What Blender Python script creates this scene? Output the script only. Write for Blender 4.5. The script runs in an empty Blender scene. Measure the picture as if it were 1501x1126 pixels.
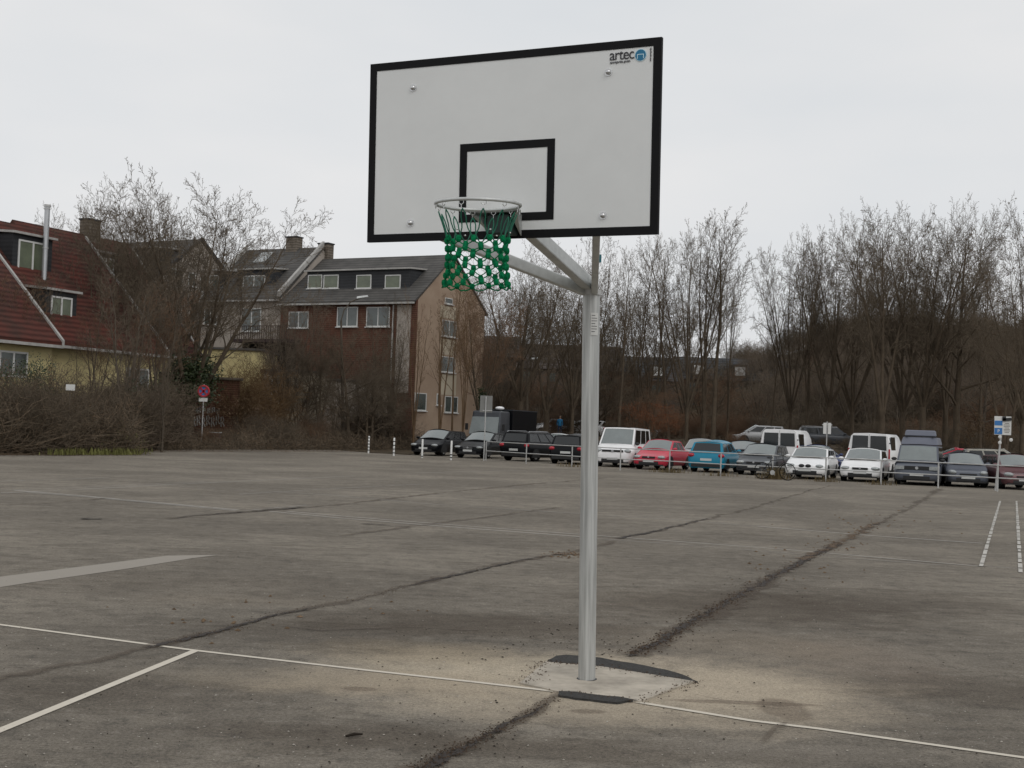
import bpy, math, random
from mathutils import Vector, Matrix
from math import sin, cos, pi, radians, sqrt, atan2, exp
SC = bpy.context.scene
COL = SC.collection
# ------------------------------------------------------------------ camera model
FPX, CX, CY = 1900.0, 750.5, 563.0
ROLL, PITCH, HCAM = radians(2.1), math.atan(65/1900.0), 1.68
_r0 = Vector((1,0,0)); _u0 = Vector((0,-sin(PITCH),cos(PITCH))); FWD = Vector((0,cos(PITCH),sin(PITCH)))
RIGHT = _r0*cos(ROLL) + _u0*sin(ROLL); UP = _u0*cos(ROLL) - _r0*sin(ROLL)
CAM = Vector((0,0,HCAM))
def ray(px, py):
    return (FWD + RIGHT*((px-CX)/FPX) - UP*((py-CY)/FPX))
def G(px, py, z=0.0):                       # point on the ground seen at that spot of the photograph
    d = ray(px, py); t = (z-HCAM)/d.z
    return CAM + d*t
def AT(px, py, Y):                          # point at distance Y
    d = ray(px, py); return CAM + d*(Y/d.y)
def ZT(px, py, Y): return AT(px, py, Y).z
cd = bpy.data.cameras.new('camera'); co = bpy.data.objects.new('camera', cd); COL.objects.link(co)
cd.sensor_width = 36; cd.sensor_fit = 'HORIZONTAL'; cd.lens = FPX/1501*36; cd.clip_end = 3000; cd.clip_start = .05
co.matrix_world = Matrix(((RIGHT.x,UP.x,-FWD.x,CAM.x),(RIGHT.y,UP.y,-FWD.y,CAM.y),(RIGHT.z,UP.z,-FWD.z,CAM.z),(0,0,0,1)))
SC.camera = co
# ------------------------------------------------------------------ materials
def nmat(name):
    m = bpy.data.materials.new(name); m.use_nodes = True
    nt = m.node_tree; b = nt.nodes['Principled BSDF']
    return m, nt, b
def mat(name, col, rough=.7, metal=0, var=.25, scale=3.0, coat=0, ior=1.5, bands=0, bump=0, spec=None, col2=None, rvar=0):
    """procedural: base colour broken up by two noises (and horizontal courses when bands>0)"""
    m, nt, b = nmat(name); N = nt.nodes; L = nt.links
    b.inputs['Roughness'].default_value = rough; b.inputs['Metallic'].default_value = metal
    b.inputs['IOR'].default_value = ior; b.inputs['Coat Weight'].default_value = coat
    if spec is None and rough>=.8: spec=.12
    if spec is not None: b.inputs['Specular IOR Level'].default_value = spec
    tc = N.new('ShaderNodeTexCoord')
    n1 = N.new('ShaderNodeTexNoise'); n1.inputs['Scale'].default_value = scale; n1.inputs['Detail'].default_value = 6; n1.inputs['Roughness'].default_value = .65
    L.new(tc.outputs['Object'], n1.inputs['Vector'])
    rp = N.new('ShaderNodeMapRange'); rp.inputs['From Min'].default_value = .3; rp.inputs['From Max'].default_value = .7
    L.new(n1.outputs['Fac'], rp.inputs['Value'])
    mx = N.new('ShaderNodeMix'); mx.data_type = 'RGBA'
    c = Vector(col); d = Vector(col2) if col2 else c*(1-var)
    c1 = c if col2 else c*(1+var*.6)
    mx.inputs['A'].default_value = (*d,1); mx.inputs['B'].default_value = (*c1,1)
    L.new(rp.outputs['Result'], mx.inputs['Factor'])
    out = mx.outputs['Result']
    if bands:
        w = N.new('ShaderNodeTexWave'); w.bands_direction = 'Z'; w.inputs['Scale'].default_value = bands; w.inputs['Distortion'].default_value = 1.5; w.inputs['Detail'].default_value = 3
        L.new(tc.outputs['Object'], w.inputs['Vector'])
        m2 = N.new('ShaderNodeMix'); m2.data_type = 'RGBA'; m2.blend_type = 'MULTIPLY'; m2.inputs['Factor'].default_value = .45
        L.new(out, m2.inputs['A']); L.new(w.outputs['Color'], m2.inputs['B']); out = m2.outputs['Result']
    L.new(out, b.inputs['Base Color'])
    if rvar:
        rr = N.new('ShaderNodeMapRange'); rr.inputs['To Min'].default_value = rough-rvar; rr.inputs['To Max'].default_value = rough+rvar
        L.new(n1.outputs['Fac'], rr.inputs['Value']); L.new(rr.outputs['Result'], b.inputs['Roughness'])
    if bump:
        bp = N.new('ShaderNodeBump'); bp.inputs['Strength'].default_value = bump; bp.inputs['Distance'].default_value = .02
        L.new(n1.outputs['Fac'], bp.inputs['Height']); L.new(bp.outputs['Normal'], b.inputs['Normal'])
    return m
M = {}
M['bark'] = mat('bark', (.098,.076,.054), .9, var=.35, scale=2)
M['bark_grey'] = mat('bark_grey', (.105,.086,.066), .9, var=.35, scale=2)
M['bark_gold'] = mat('bark_gold', (.13,.085,.05), .9, var=.3, scale=2)
M['twig'] = mat('twig', (.132,.105,.076), .9, var=.35, scale=.6)
M['twig_red'] = mat('twig_red', (.160,.100,.064), .9, var=.35, scale=.6)
M['twig_grey'] = mat('twig_grey', (.155,.122,.092), .9, var=.3, scale=.6)
M['twig_gold'] = mat('twig_gold', (.15,.095,.05), .9, var=.3, scale=.6)
M['twig_pale'] = mat('twig_pale', (.19,.14,.095), .9, var=.4, scale=2)
M['rust_leaf'] = mat('rust_leaf', (.20,.075,.035), .8, var=.45, scale=3)
M['ivy'] = mat('ivy', (.035,.052,.016), .55, var=.5, scale=4)
M['brown_leaf'] = mat('brown_leaf', (.10,.07,.045), .8, var=.4, scale=3)
M['litter'] = mat('litter', (.095,.070,.048), .95, var=.6, scale=1.4, bump=.6, col2=(.035,.030,.018))
M['grass'] = mat('grass', (.15,.15,.05), .8, var=.5, scale=2)
M['board'] = mat('board', (.73,.74,.73), .42, var=.06, scale=1.6, rvar=.06)
M['black_paint'] = mat('black_paint', (.007,.007,.008), .7, var=.2, scale=3, spec=.2)
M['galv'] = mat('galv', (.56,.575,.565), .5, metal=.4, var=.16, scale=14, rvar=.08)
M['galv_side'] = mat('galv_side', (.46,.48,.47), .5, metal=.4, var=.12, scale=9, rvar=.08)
M['sign_back'] = mat('sign_back', (.20,.20,.19), .6, metal=.3, var=.15, scale=4)
M['steel'] = mat('steel', (.48,.48,.47), .5, metal=.3, var=.15, scale=6)
M['bolt'] = mat('bolt', (.6,.6,.6), .25, metal=.9, var=.05)
M['net'] = mat('net', (.003,.21,.08), .95, var=.55, scale=70, spec=.15, bump=.8)
M['cord'] = mat('cord', (.010,.125,.075), .75, var=.2, scale=30)
M['bracket'] = mat('bracket', (.02,.035,.032), .6, var=.2)
M['logo_blue'] = mat('logo_blue', (.01,.16,.30), .5, var=.05)
M['logo_light'] = mat('logo_light', (.55,.75,.82), .5, var=.03)
M['ink'] = mat('ink', (.03,.03,.035), .6, var=.05)
M['white'] = mat('white', (.72,.72,.70), .5, var=.06)
M['paper'] = mat('paper', (.62,.62,.60), .7, var=.05)
M['tyre'] = mat('tyre', (.012,.012,.012), .85, var=.3)
M['rim'] = mat('rim', (.45,.46,.47), .35, metal=.7, var=.1)
M['plastic'] = mat('plastic', (.015,.015,.016), .6, var=.2)
M['glass'] = mat('glass', (.12,.145,.142), .09, var=.2, scale=1.5, ior=2.2)
M['glass_dark'] = mat('glass_dark', (.008,.010,.011), .1, var=.2, scale=1.5, ior=1.6)
M['lamp_glass'] = mat('lamp_glass', (.36,.38,.38), .12, var=.25, scale=12, metal=.2)
M['tail'] = mat('tail', (.40,.015,.03), .2, var=.2, scale=10)
M['plate'] = mat('plate', (.55,.56,.55), .5, var=.08, scale=20)
M['red_sign'] = mat('red_sign', (.42,.02,.035), .5, var=.1)
M['blue_sign'] = mat('blue_sign', (.03,.16,.42), .5, var=.1)
M['skin'] = mat('skin', (.45,.28,.2), .6, var=.05)
def paint(name, col, rough=.28, metal=.0):
    M[name] = mat(name, col, rough, metal, var=.07, scale=1.3, coat=.15, spec=.35)
M['p_black']=mat('p_black',(.004,.0045,.006),.3,var=.07,scale=1.3,spec=.18); paint('p_darkblue', (.015,.025,.06)); paint('p_white', (.84,.84,.84)); paint('p_red', (.52,.03,.06), .3)
paint('p_teal', (.008,.21,.33), .3); paint('p_silver', (.42,.42,.42), .3, .4); paint('p_grey', (.055,.06,.068), .3, .3); paint('p_slate', (.10,.11,.135), .4, .2)
paint('p_camper', (.13,.14,.175), .5); paint('p_beige', (.38,.37,.32), .35, .2); paint('p_maroon', (.12,.055,.06), .3, .2); paint('p_blue', (.02,.035,.12))
M['wall_brick'] = mat('wall_brick', (.150,.074,.052), .9, var=.3, scale=1.2, bands=2.2)
M['wall_tan'] = mat('wall_tan', (.41,.315,.235), .9, var=.22, scale=.5, col2=(.31,.225,.165))
M['wall_cream'] = mat('wall_cream', (.50,.44,.34), .9, var=.12, scale=.7)
M['wall_grey'] = mat('wall_grey', (.36,.32,.28), .9, var=.15, scale=.6)
M['wall_yellow'] = mat('wall_yellow', (.55,.47,.25), .9, var=.15, scale=.6)
M['wall_stone'] = mat('wall_stone', (.20,.17,.14), .95, var=.4, scale=1.4, bands=1.5)
M['wall_redbrick'] = mat('wall_redbrick', (.17,.085,.06), .95, var=.4, scale=1.0, bands=2.4)
M['roof_slate'] = mat('roof_slate', (.085,.080,.074), .75, var=.4, scale=1.0, bands=1.4)
M['roof_dark'] = mat('roof_dark', (.028,.030,.034), .7, var=.3, scale=1.0, bands=1.4)
M['roof_brown'] = mat('roof_brown', (.075,.058,.048), .8, var=.4, scale=1.0, bands=1.4)
M['roof_red'] = mat('roof_red', (.135,.040,.031), .85, var=.4, scale=.7, bands=1.2, col2=(.055,.037,.030))
M['flash'] = mat('flash', (.38,.37,.35), .6, var=.25, scale=2)
M['frame_white'] = mat('frame_white', (.62,.62,.60), .5, var=.08)
M['pane'] = mat('pane', (.06,.075,.068), .12, var=.5, scale=.9, ior=1.8)
M['pane_green'] = mat('pane_green', (.11,.13,.08), .25, var=.3, scale=1.5, ior=1.7)
M['shade_black'] = mat('shade_black', (.012,.010,.009), .9, var=.3)
M['wood_dark'] = mat('wood_dark', (.05,.035,.035), .8, var=.3)
M['far_roof'] = mat('far_roof', (.10,.085,.078), .9, var=.3, scale=.4, bands=.8)
M['far_slate'] = mat('far_slate', (.075,.078,.082), .9, var=.3, scale=.4, bands=.8)
M['far_wall'] = mat('far_wall', (.075,.062,.05), .9, var=.3, scale=.3)
M['concrete'] = mat('concrete', (.44,.395,.33), .9, var=.42, scale=3.2, bump=.25)
M['new_tar'] = mat('new_tar', (.062,.060,.057), .9, var=.55, scale=60, bump=.6)
# ------------------------------------------------------------------ mesh builder
class MB:
    def __init__(s): s.v=[]; s.f=[]; s.m=[]; s.mi=0
    def add(s, vs, fs):
        o=len(s.v); s.v.extend(vs); s.f.extend([tuple(i+o for i in f) for f in fs]); s.m.extend([s.mi]*len(fs)); return s
    def hexa(s, p):       # 8 points: bottom 4 ccw, top 4 ccw
        return s.add([tuple(q) for q in p], [(3,2,1,0),(4,5,6,7),(0,1,5,4),(1,2,6,5),(2,3,7,6),(3,0,4,7)])
    def box(s, c, d, R=None, ch=0):
        hx,hy,hz=d[0]/2,d[1]/2,d[2]/2; c=Vector(c)
        if ch:            # chamfered vertical edges
            pts=[(hx-ch,-hy),(hx,-hy+ch),(hx,hy-ch),(hx-ch,hy),(-hx+ch,hy),(-hx,hy-ch),(-hx,-hy+ch),(-hx+ch,-hy)]
            P=[Vector((x,y,-hz)) for x,y in pts]+[Vector((x,y,hz)) for x,y in pts]
            if R: P=[R@q for q in P]
            return s.add([tuple(c+q) for q in P],[tuple(range(7,-1,-1)),tuple(range(8,16))]+[(i,(i+1)%8,8+(i+1)%8,8+i) for i in range(8)])
        P=[Vector(q) for q in ((-hx,-hy,-hz),(hx,-hy,-hz),(hx,hy,-hz),(-hx,hy,-hz),(-hx,-hy,hz),(hx,-hy,hz),(hx,hy,hz),(-hx,hy,hz))]
        if R: P=[R@q for q in P]
        return s.hexa([c+q for q in P])
    def tube(s, pts, rad, k=6, cap=True):
        pts=[Vector(p) for p in pts]; n=len(pts)
        if not hasattr(rad,'__len__'): rad=[rad]*n
        vs=[]; a=None
        for i,p in enumerate(pts):
            d=(pts[min(i+1,n-1)]-pts[max(i-1,0)])
            if d.length<1e-9: d=Vector((0,0,1))
            d.normalize()
            if a is None: a = Vector((0,0,1)).cross(d) if abs(d.z)<.9 else Vector((1,0,0)).cross(d)
            a = a-d*a.dot(d)
            if a.length<1e-6: a=Vector((1,0,0)).cross(d)
            a.normalize(); b=d.cross(a)
            for j in range(k):
                t=2*pi*j/k; vs.append(tuple(p+(a*cos(t)+b*sin(t))*rad[i]))
        fs=[(i*k+j,i*k+(j+1)%k,(i+1)*k+(j+1)%k,(i+1)*k+j) for i in range(n-1) for j in range(k)]
        if cap and k>2: fs+= [tuple(range(k-1,-1,-1)), tuple((n-1)*k+j for j in range(k))]
        return s.add(vs,fs)
    def ring(s, pts, r, k=6):          # closed tube
        pts=[Vector(p) for p in pts]; n=len(pts); vs=[]
        cen=sum(pts,Vector())/n
        for i,p in enumerate(pts):
            d=(pts[(i+1)%n]-pts[i-1]).normalized(); a=(p-cen); a=(a-d*a.dot(d)).normalized(); b=d.cross(a)
            for j in range(k):
                t=2*pi*j/k; vs.append(tuple(p+(a*cos(t)+b*sin(t))*r))
        return s.add(vs,[(i*k+j,((i+1)%n)*k+j,((i+1)%n)*k+(j+1)%k,i*k+(j+1)%k) for i in range(n) for j in range(k)])
    def ell(s, c, r, nu=10, nv=6, R=None):
        c=Vector(c); vs=[]; fs=[]
        for i in range(1,nv):
            for j in range(nu):
                a=pi*i/nv; b=2*pi*j/nu; q=Vector((r[0]*sin(a)*cos(b),r[1]*sin(a)*sin(b),r[2]*cos(a)))
                if R: q=R@q
                vs.append(tuple(c+q))
        t=Vector((0,0,r[2])); 
        if R: t=R@t
        vs+= [tuple(c+t),tuple(c-t)]; T=len(vs)-2
        for i in range(nv-2):
            for j in range(nu): fs.append((i*nu+j,(i+1)*nu+j,(i+1)*nu+(j+1)%nu,i*nu+(j+1)%nu))
        for j in range(nu): fs.append((T,j,(j+1)%nu)); fs.append((T+1,(nv-2)*nu+(j+1)%nu,(nv-2)*nu+j))
        return s.add(vs,fs)
    def prism(s, poly, off):          # polygon (3D points) thickened by vector off
        n=len(poly); off=Vector(off); P=[Vector(p) for p in poly]
        return s.add([tuple(p) for p in P]+[tuple(p+off) for p in P],[tuple(range(n-1,-1,-1)),tuple(range(n,2*n))]+[(i,(i+1)%n,n+(i+1)%n,n+i) for i in range(n)])
    def grid(s, fn, nu, nv):
        vs=[tuple(fn(i/nu,j/nv)) for j in range(nv+1) for i in range(nu+1)]
        w=nu+1
        return s.add(vs,[(j*w+i,j*w+i+1,(j+1)*w+i+1,(j+1)*w+i) for j in range(nv) for i in range(nu)])
    def mesh(s, name, mats, smooth=None, org=None):
        me=bpy.data.meshes.new(name)
        v=s.v if org is None else [(a[0]-org[0],a[1]-org[1],a[2]-org[2]) for a in s.v]
        me.from_pydata(v,[],s.f)
        if not isinstance(mats,(list,tuple)): mats=[mats]
        for m in mats: me.materials.append(m)
        if len(mats)>1: me.polygons.foreach_set('material_index', s.m)
        if smooth is not None:
            me.shade_smooth()
            if smooth<179: me.set_sharp_from_angle(angle=radians(smooth))
        me.update(); return me
    def build(s, name, mats, parent=None, smooth=None, org=None):
        o=bpy.data.objects.new(name, s.mesh(name,mats,smooth,org)); COL.objects.link(o)
        if parent is not None: o.parent=parent
        return o
def tag(o, label=None, cat=None, group=None, kind=None):
    if label: o['label']=label
    if cat: o['category']=cat
    if group: o['group']=group
    if kind: o['kind']=kind
    return o
def empty(name, loc, label, cat, group=None, rz=0):
    o=bpy.data.objects.new(name,None); COL.objects.link(o); o.location=loc; o.rotation_euler=(0,0,rz); o.empty_display_size=.3
    return tag(o,label,cat,group)
def structure(o, label=None): o['kind']='structure'; return tag(o,label)
# ------------------------------------------------------------------ world and sun
SUN_EL, SUN_AZ = radians(42), radians(150)     # azimuth measured clockwise from +Y
w = bpy.data.worlds.new('World'); SC.world = w; w.use_nodes = True
N = w.node_tree.nodes; L = w.node_tree.links; bg = N['Background']; bg.inputs['Strength'].default_value = .1
sk = N.new('ShaderNodeTexSky'); sk.sky_type='NISHITA'; sk.sun_disc=False; sk.sun_elevation=SUN_EL; sk.sun_rotation=SUN_AZ; sk.air_density=1; sk.dust_density=3
hs = N.new('ShaderNodeHueSaturation'); hs.inputs['Saturation'].default_value=.25; L.new(sk.outputs['Color'],hs.inputs['Color'])
tc = N.new('ShaderNodeTexCoord'); mp = N.new('ShaderNodeMapping'); mp.inputs['Scale'].default_value=(1.6,1.6,5); L.new(tc.outputs['Generated'],mp.inputs['Vector'])
nz = N.new('ShaderNodeTexNoise'); nz.inputs['Scale'].default_value=1.7; nz.inputs['Detail'].default_value=4; nz.inputs['Roughness'].default_value=.5; L.new(mp.outputs['Vector'],nz.inputs['Vector'])
cr = N.new('ShaderNodeValToRGB'); cr.color_ramp.elements[0].position=.3; cr.color_ramp.elements[0].color=(7.1,7.35,7.6,1); cr.color_ramp.elements[1].position=.72; cr.color_ramp.elements[1].color=(8.2,8.15,8.15,1)
L.new(nz.outputs['Fac'],cr.inputs['Fac'])
mx = N.new('ShaderNodeMix'); mx.data_type='RGBA'; mx.inputs['Factor'].default_value=.90; L.new(hs.outputs['Color'],mx.inputs['A']); L.new(cr.outputs['Color'],mx.inputs['B'])
L.new(mx.outputs['Result'],bg.inputs['Color'])
sl = bpy.data.lights.new('sun','SUN'); sl.energy=.55; sl.angle=radians(25); sl.color=(1,.965,.92)
so = bpy.data.objects.new('sun',sl); COL.objects.link(so)
sd = Vector((sin(SUN_AZ)*cos(SUN_EL), cos(SUN_AZ)*cos(SUN_EL), sin(SUN_EL))); so.rotation_euler = sd.to_track_quat('Z','Y').to_euler(); so.location=(0,-20,40)
SC.view_settings.view_transform='Standard'; SC.view_settings.look='None'; SC.view_settings.exposure=.05; SC.view_settings.gamma=1
SC.cycles.transparent_max_bounces=12; SC.cycles.max_bounces=6; SC.cycles.diffuse_bounces=3
# ------------------------------------------------------------------ asphalt
POLE = G(860,998)
def asphalt():
    m, nt, b = nmat('asphalt'); N=nt.nodes; L=nt.links
    geo=N.new('ShaderNodeNewGeometry'); P=geo.outputs['Position']
    def noise(scale,detail=4,rough=.6,stretch=None,dist=0):
        n=N.new('ShaderNodeTexNoise'); n.inputs['Scale'].default_value=scale; n.inputs['Detail'].default_value=detail; n.inputs['Roughness'].default_value=rough; n.inputs['Distortion'].default_value=dist
        if stretch:
            q=N.new('ShaderNodeMapping'); q.inputs['Scale'].default_value=stretch; q.inputs['Rotation'].default_value=(0,0,.3); L.new(P,q.inputs['Vector']); L.new(q.outputs['Vector'],n.inputs['Vector'])
        else: L.new(P,n.inputs['Vector'])
        return n.outputs['Fac']
    def rng(s,a,b_,c=0,d=1,smooth=True):
        r=N.new('ShaderNodeMapRange'); r.interpolation_type='SMOOTHSTEP' if smooth else 'LINEAR'
        for k,v in zip(('From Min','From Max','To Min','To Max'),(a,b_,c,d)): r.inputs[k].default_value=v
        L.new(s,r.inputs['Value']); return r.outputs['Result']
    def mth(op,a,b_):
        x=N.new('ShaderNodeMath'); x.operation=op
        for i,q in enumerate((a,b_)):
            if isinstance(q,(int,float)): x.inputs[i].default_value=q
            else: L.new(q,x.inputs[i])
        return x.outputs[0]
    def mix(f,a,b_,bt='MIX'):
        x=N.new('ShaderNodeMix'); x.data_type='RGBA'; x.blend_type=bt
        if isinstance(f,(int,float)): x.inputs['Factor'].default_value=f
        else: L.new(f,x.inputs['Factor'])
        for k,q in (('A',a),('B',b_)):
            if isinstance(q,tuple): x.inputs[k].default_value=(*q,1)
            else: L.new(q,x.inputs[k])
        return x.outputs['Result']
    def dist(c,sx=1,sy=1,rot=0):
        q=N.new('ShaderNodeMapping'); q.vector_type='TEXTURE'; q.inputs['Location'].default_value=(c[0],c[1],0); q.inputs['Scale'].default_value=(sx,sy,1); q.inputs['Rotation'].default_value=(0,0,rot)
        L.new(P,q.inputs['Vector']); l=N.new('ShaderNodeVectorMath'); l.operation='LENGTH'; L.new(q.outputs['Vector'],l.inputs[0]); return l.outputs['Value']
    big=noise(.22,5,.6); mid=noise(1.1,6,.7,(1,1.6,1)); fine=noise(45,3,.8); grit=noise(150,2,.8); mott=noise(6,6,.75); streak=noise(1.7,6,.7,(.45,2.2,1),.6)
    c=mix(rng(big,.35,.68),(.175,.155,.128),(.270,.240,.197))
    c=mix(mth('MULTIPLY',rng(mid,.42,.64),.75),c,mix(.5,c,(.105,.093,.078)))
    c=mix(mth('MULTIPLY',rng(streak,.50,.66),.45),c,(.115,.098,.078))
    c=mix(mth('MULTIPLY',rng(mott,.50,.64),.5),c,(.085,.078,.068))
    c=mix(mth('MULTIPLY',rng(mott,.46,.34),.5),c,(.30,.27,.23))
    # pale scuffs
    sc=mth('MULTIPLY',rng(noise(2.6,6,.75,(1,2.4,1)),.60,.72),rng(noise(.6,3,.6),.45,.6))
    c=mix(mth('MULTIPLY',sc,.65),c,(.31,.285,.245))
    # damp brownish areas behind the footing
    n1=noise(.9,5,.7); n2=noise(2.2,6,.75)
    for (px,py,sx,sy,a) in ((1090,890,1.9,1.5,.58),(690,915,1.7,.8,.60),(470,925,1.2,.6,.30),(1300,880,1.8,1.2,.35),(1400,1010,1.2,.7,.45),(560,1080,1.1,.35,.45),(900,1100,1.3,.3,.40),(120,1010,1.0,.6,.35),(300,860,2,1.2,.2)):
        d=mth('ADD',dist(G(px,py),sx,sy),mth('MULTIPLY',mth('SUBTRACT',n2,.5),1.6))
        c=mix(mth('MULTIPLY',rng(d,1.25,.35),a),c,(.072,.056,.042))
    # sand spread round the footing
    for (px,py,sx,sy,a,col) in ((800,990,1.6,.9,.95,(.57,.49,.375)),(1060,1010,1.05,1.1,.88,(.52,.44,.335)),(800,1040,1.15,.42,.70,(.47,.40,.305)),(560,1000,1.15,.42,.65,(.45,.37,.27)),(610,955,.8,.5,.35,(.30,.23,.14)),(1250,965,.7,.9,.5,(.27,.22,.175)),(390,990,1.0,.35,.35,(.25,.22,.175)),(1080,945,1.1,.8,.45,(.30,.25,.19)),(1130,1100,.7,.2,.5,(.28,.25,.21)),(350,880,.9,.35,.35,(.27,.23,.18))):
        d=mth('ADD',dist(G(px,py),sx,sy),mth('ADD',mth('MULTIPLY',mth('SUBTRACT',n1,.5),1.1),mth('MULTIPLY',mth('SUBTRACT',n2,.5),1.2)))
        m_=mth('MULTIPLY',mth('MULTIPLY',rng(d,1.45,.25),a),rng(mott,.75,.30,.62,1.0))
        c=mix(m_,c,mix(rng(fine,.3,.7),col,tuple(k*.86 for k in col)))
    # damp trail on the sand
    for (px,py,sx,sy) in ((1150,1040,.16,.33),(1090,1030,.5,.06),(525,1010,.11,.07),(862,1043,.1,.06)):
        d=mth('ADD',dist(G(px,py),sx,sy),mth('MULTIPLY',mth('SUBTRACT',n2,.5),1.2)); c=mix(mth('MULTIPLY',rng(d,1.15,.8),.5),c,(.13,.10,.075))
    # wear and grain
    g=rng(mth('ADD',mth('MULTIPLY',fine,.55),mth('MULTIPLY',grit,.45)),.36,.64,.48,1.52,False)
    gc=N.new('ShaderNodeCombineColor'); 
    for i in range(3): L.new(g,gc.inputs[i])
    c=mix(1.0,c,gc.outputs[0],'MULTIPLY')
    L.new(c,b.inputs['Base Color']); b.inputs['Roughness'].default_value=.93; b.inputs['Specular IOR Level'].default_value=.12
    bp=N.new('ShaderNodeBump'); bp.inputs['Strength'].default_value=.8; bp.inputs['Distance'].default_value=.010; L.new(mth('ADD',grit,mth('ADD',fine,mott)),bp.inputs['Height']); L.new(bp.outputs['Normal'],b.inputs['Normal'])
    return m
M['asphalt']=asphalt()
g=MB(); g.add([(-900,-30,0),(900,-30,0),(900,1500,0),(-900,1500,0)],[(0,1,2,3)])
structure(g.build('ground',M['asphalt']))
# soil under the shrubs on the left (edge of the parking area)
edge=[(-160,668),(0,667),(110,668),(200,665),(240,659),(400,658),(500,660),(545,664),(600,667),(640,660)]
E0=[G(*p) for p in edge]
E0=[Vector((p.x,p.y,0)) for p in E0]
back=[Vector((2,120,0)),Vector((-90,120,0)),Vector((-60,55,0))]
poly=[(p.x,p.y,.03) for p in E0+back]
g=MB(); g.prism([(a,b,-.02) for a,b,c in poly],(0,0,.05)); structure(g.build('soil',M['litter']))
# ------------------------------------------------------------------ ribbons (markings, cracks) laid on the asphalt
def ribbon_mat(name,col,col2,wear,nscale,soft,alpha=1.0):
    m,nt,b=nmat(name); N=nt.nodes; L=nt.links
    geo=N.new('ShaderNodeNewGeometry'); uv=N.new('ShaderNodeUVMap'); uv.uv_map='uv'
    sp=N.new('ShaderNodeSeparateXYZ'); L.new(uv.outputs['UV'],sp.inputs[0])
    n=N.new('ShaderNodeTexNoise'); n.inputs['Scale'].default_value=nscale; n.inputs['Detail'].default_value=7; n.inputs['Roughness'].default_value=.75; L.new(geo.outputs['Position'],n.inputs['Vector'])
    n2=N.new('ShaderNodeTexNoise'); n2.inputs['Scale'].default_value=nscale*.13; n2.inputs['Detail'].default_value=3; L.new(geo.outputs['Position'],n2.inputs['Vector'])
    mx=N.new('ShaderNodeMix'); mx.data_type='RGBA'; mx.inputs['A'].default_value=(*col2,1); mx.inputs['B'].default_value=(*col,1); L.new(n.outputs['Fac'],mx.inputs['Factor']); L.new(mx.outputs['Result'],b.inputs['Base Color'])
    b.inputs['Roughness'].default_value=.9
    ab=N.new('ShaderNodeMath'); ab.operation='ABSOLUTE'; s1=N.new('ShaderNodeMath'); s1.operation='SUBTRACT'; s1.inputs[1].default_value=.5; L.new(sp.outputs['Y'],s1.inputs[0]); L.new(s1.outputs[0],ab.inputs[0])
    # a = n + .6*n2 - soft*|v| - wear
    a1=N.new('ShaderNodeMath'); a1.operation='MULTIPLY_ADD'; a1.inputs[1].default_value=.9; L.new(n2.outputs['Fac'],a1.inputs[0]); L.new(n.outputs['Fac'],a1.inputs[2])
    a2=N.new('ShaderNodeMath'); a2.operation='MULTIPLY_ADD'; a2.inputs[1].default_value=-soft; L.new(ab.outputs[0],a2.inputs[0]); L.new(a1.outputs[0],a2.inputs[2])
    r=N.new('ShaderNodeMapRange'); r.inputs['From Min'].default_value=wear; r.inputs['From Max'].default_value=wear+.13; r.inputs['To Max'].default_value=alpha; L.new(a2.outputs[0],r.inputs['Value'])
    L.new(r.outputs['Result'],b.inputs['Alpha']); return m
M['line_new']=ribbon_mat('line_new',(.66,.61,.52),(.50,.45,.37),.55,16,.2)
M['line_old']=ribbon_mat('line_old',(.42,.40,.37),(.40,.375,.335),.60,5,.3,.9)
M['line_faint']=ribbon_mat('line_faint',(.36,.34,.31),(.34,.315,.28),.70,4,.3,.75)
M['crack']=ribbon_mat('crack',(.036,.026,.020),(.018,.013,.010),.63,26,.95)
M['crack_soft']=ribbon_mat('crack_soft',(.115,.084,.058),(.075,.056,.040),.70,9,1.2,.45)
M['crack_leaf']=ribbon_mat('crack_leaf',(.15,.09,.045),(.06,.042,.026),.78,22,1.1,.85)
M['strip_pale']=ribbon_mat('strip_pale',(.30,.272,.232),(.255,.23,.195),.40,9,.2)
RZ=[.004]
def ribbon(name,pts,width,m,label=None,jit=.0,z=None,step=.25,seed=1):
    rn=random.Random(seed)
    P=[G(*p) for p in pts]; D=[Vector((p.x,p.y)) for p in P]; Q=[]
    ws=width if hasattr(width,'__len__') else [width]*len(D); W=[]
    for i in range(len(D)-1):
        n=max(1,int((D[i+1]-D[i]).length/step))
        for k in range(n): Q.append(D[i].lerp(D[i+1],k/n)); W.append(ws[i]+(ws[i+1]-ws[i])*k/n)
    Q.append(D[-1]); W.append(ws[-1])
    off=0
    zz=z if z is not None else RZ[0]
    if z is None: RZ[0]+=.0003
    vs=[];uv=[];acc=0
    for i,q in enumerate(Q):
        d=(Q[min(i+1,len(Q)-1)]-Q[max(i-1,0)]).normalized(); nn=Vector((-d.y,d.x)); off=off*.7+rn.uniform(-jit,jit); c=q+nn*off
        ww=W[i]/2*(1+rn.uniform(-.25,.25)*(1 if jit else 0))
        if i: acc+=(Q[i]-Q[i-1]).length
        vs+=[(c.x+nn.x*ww,c.y+nn.y*ww,zz),(c.x-nn.x*ww,c.y-nn.y*ww,zz)]; uv+=[(acc,0),(acc,1)]
    fs=[(2*i+1,2*i+3,2*i+2,2*i) for i in range(len(Q)-1)]
    me=bpy.data.meshes.new(name); me.from_pydata(vs,[],fs); me.materials.append(m)
    ul=me.uv_layers.new(name='uv')
    for lp in me.loops: ul.data[lp.index].uv=uv[lp.vertex_index]
    o=bpy.data.objects.new(name,me); COL.objects.link(o); structure(o,label); return o
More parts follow.
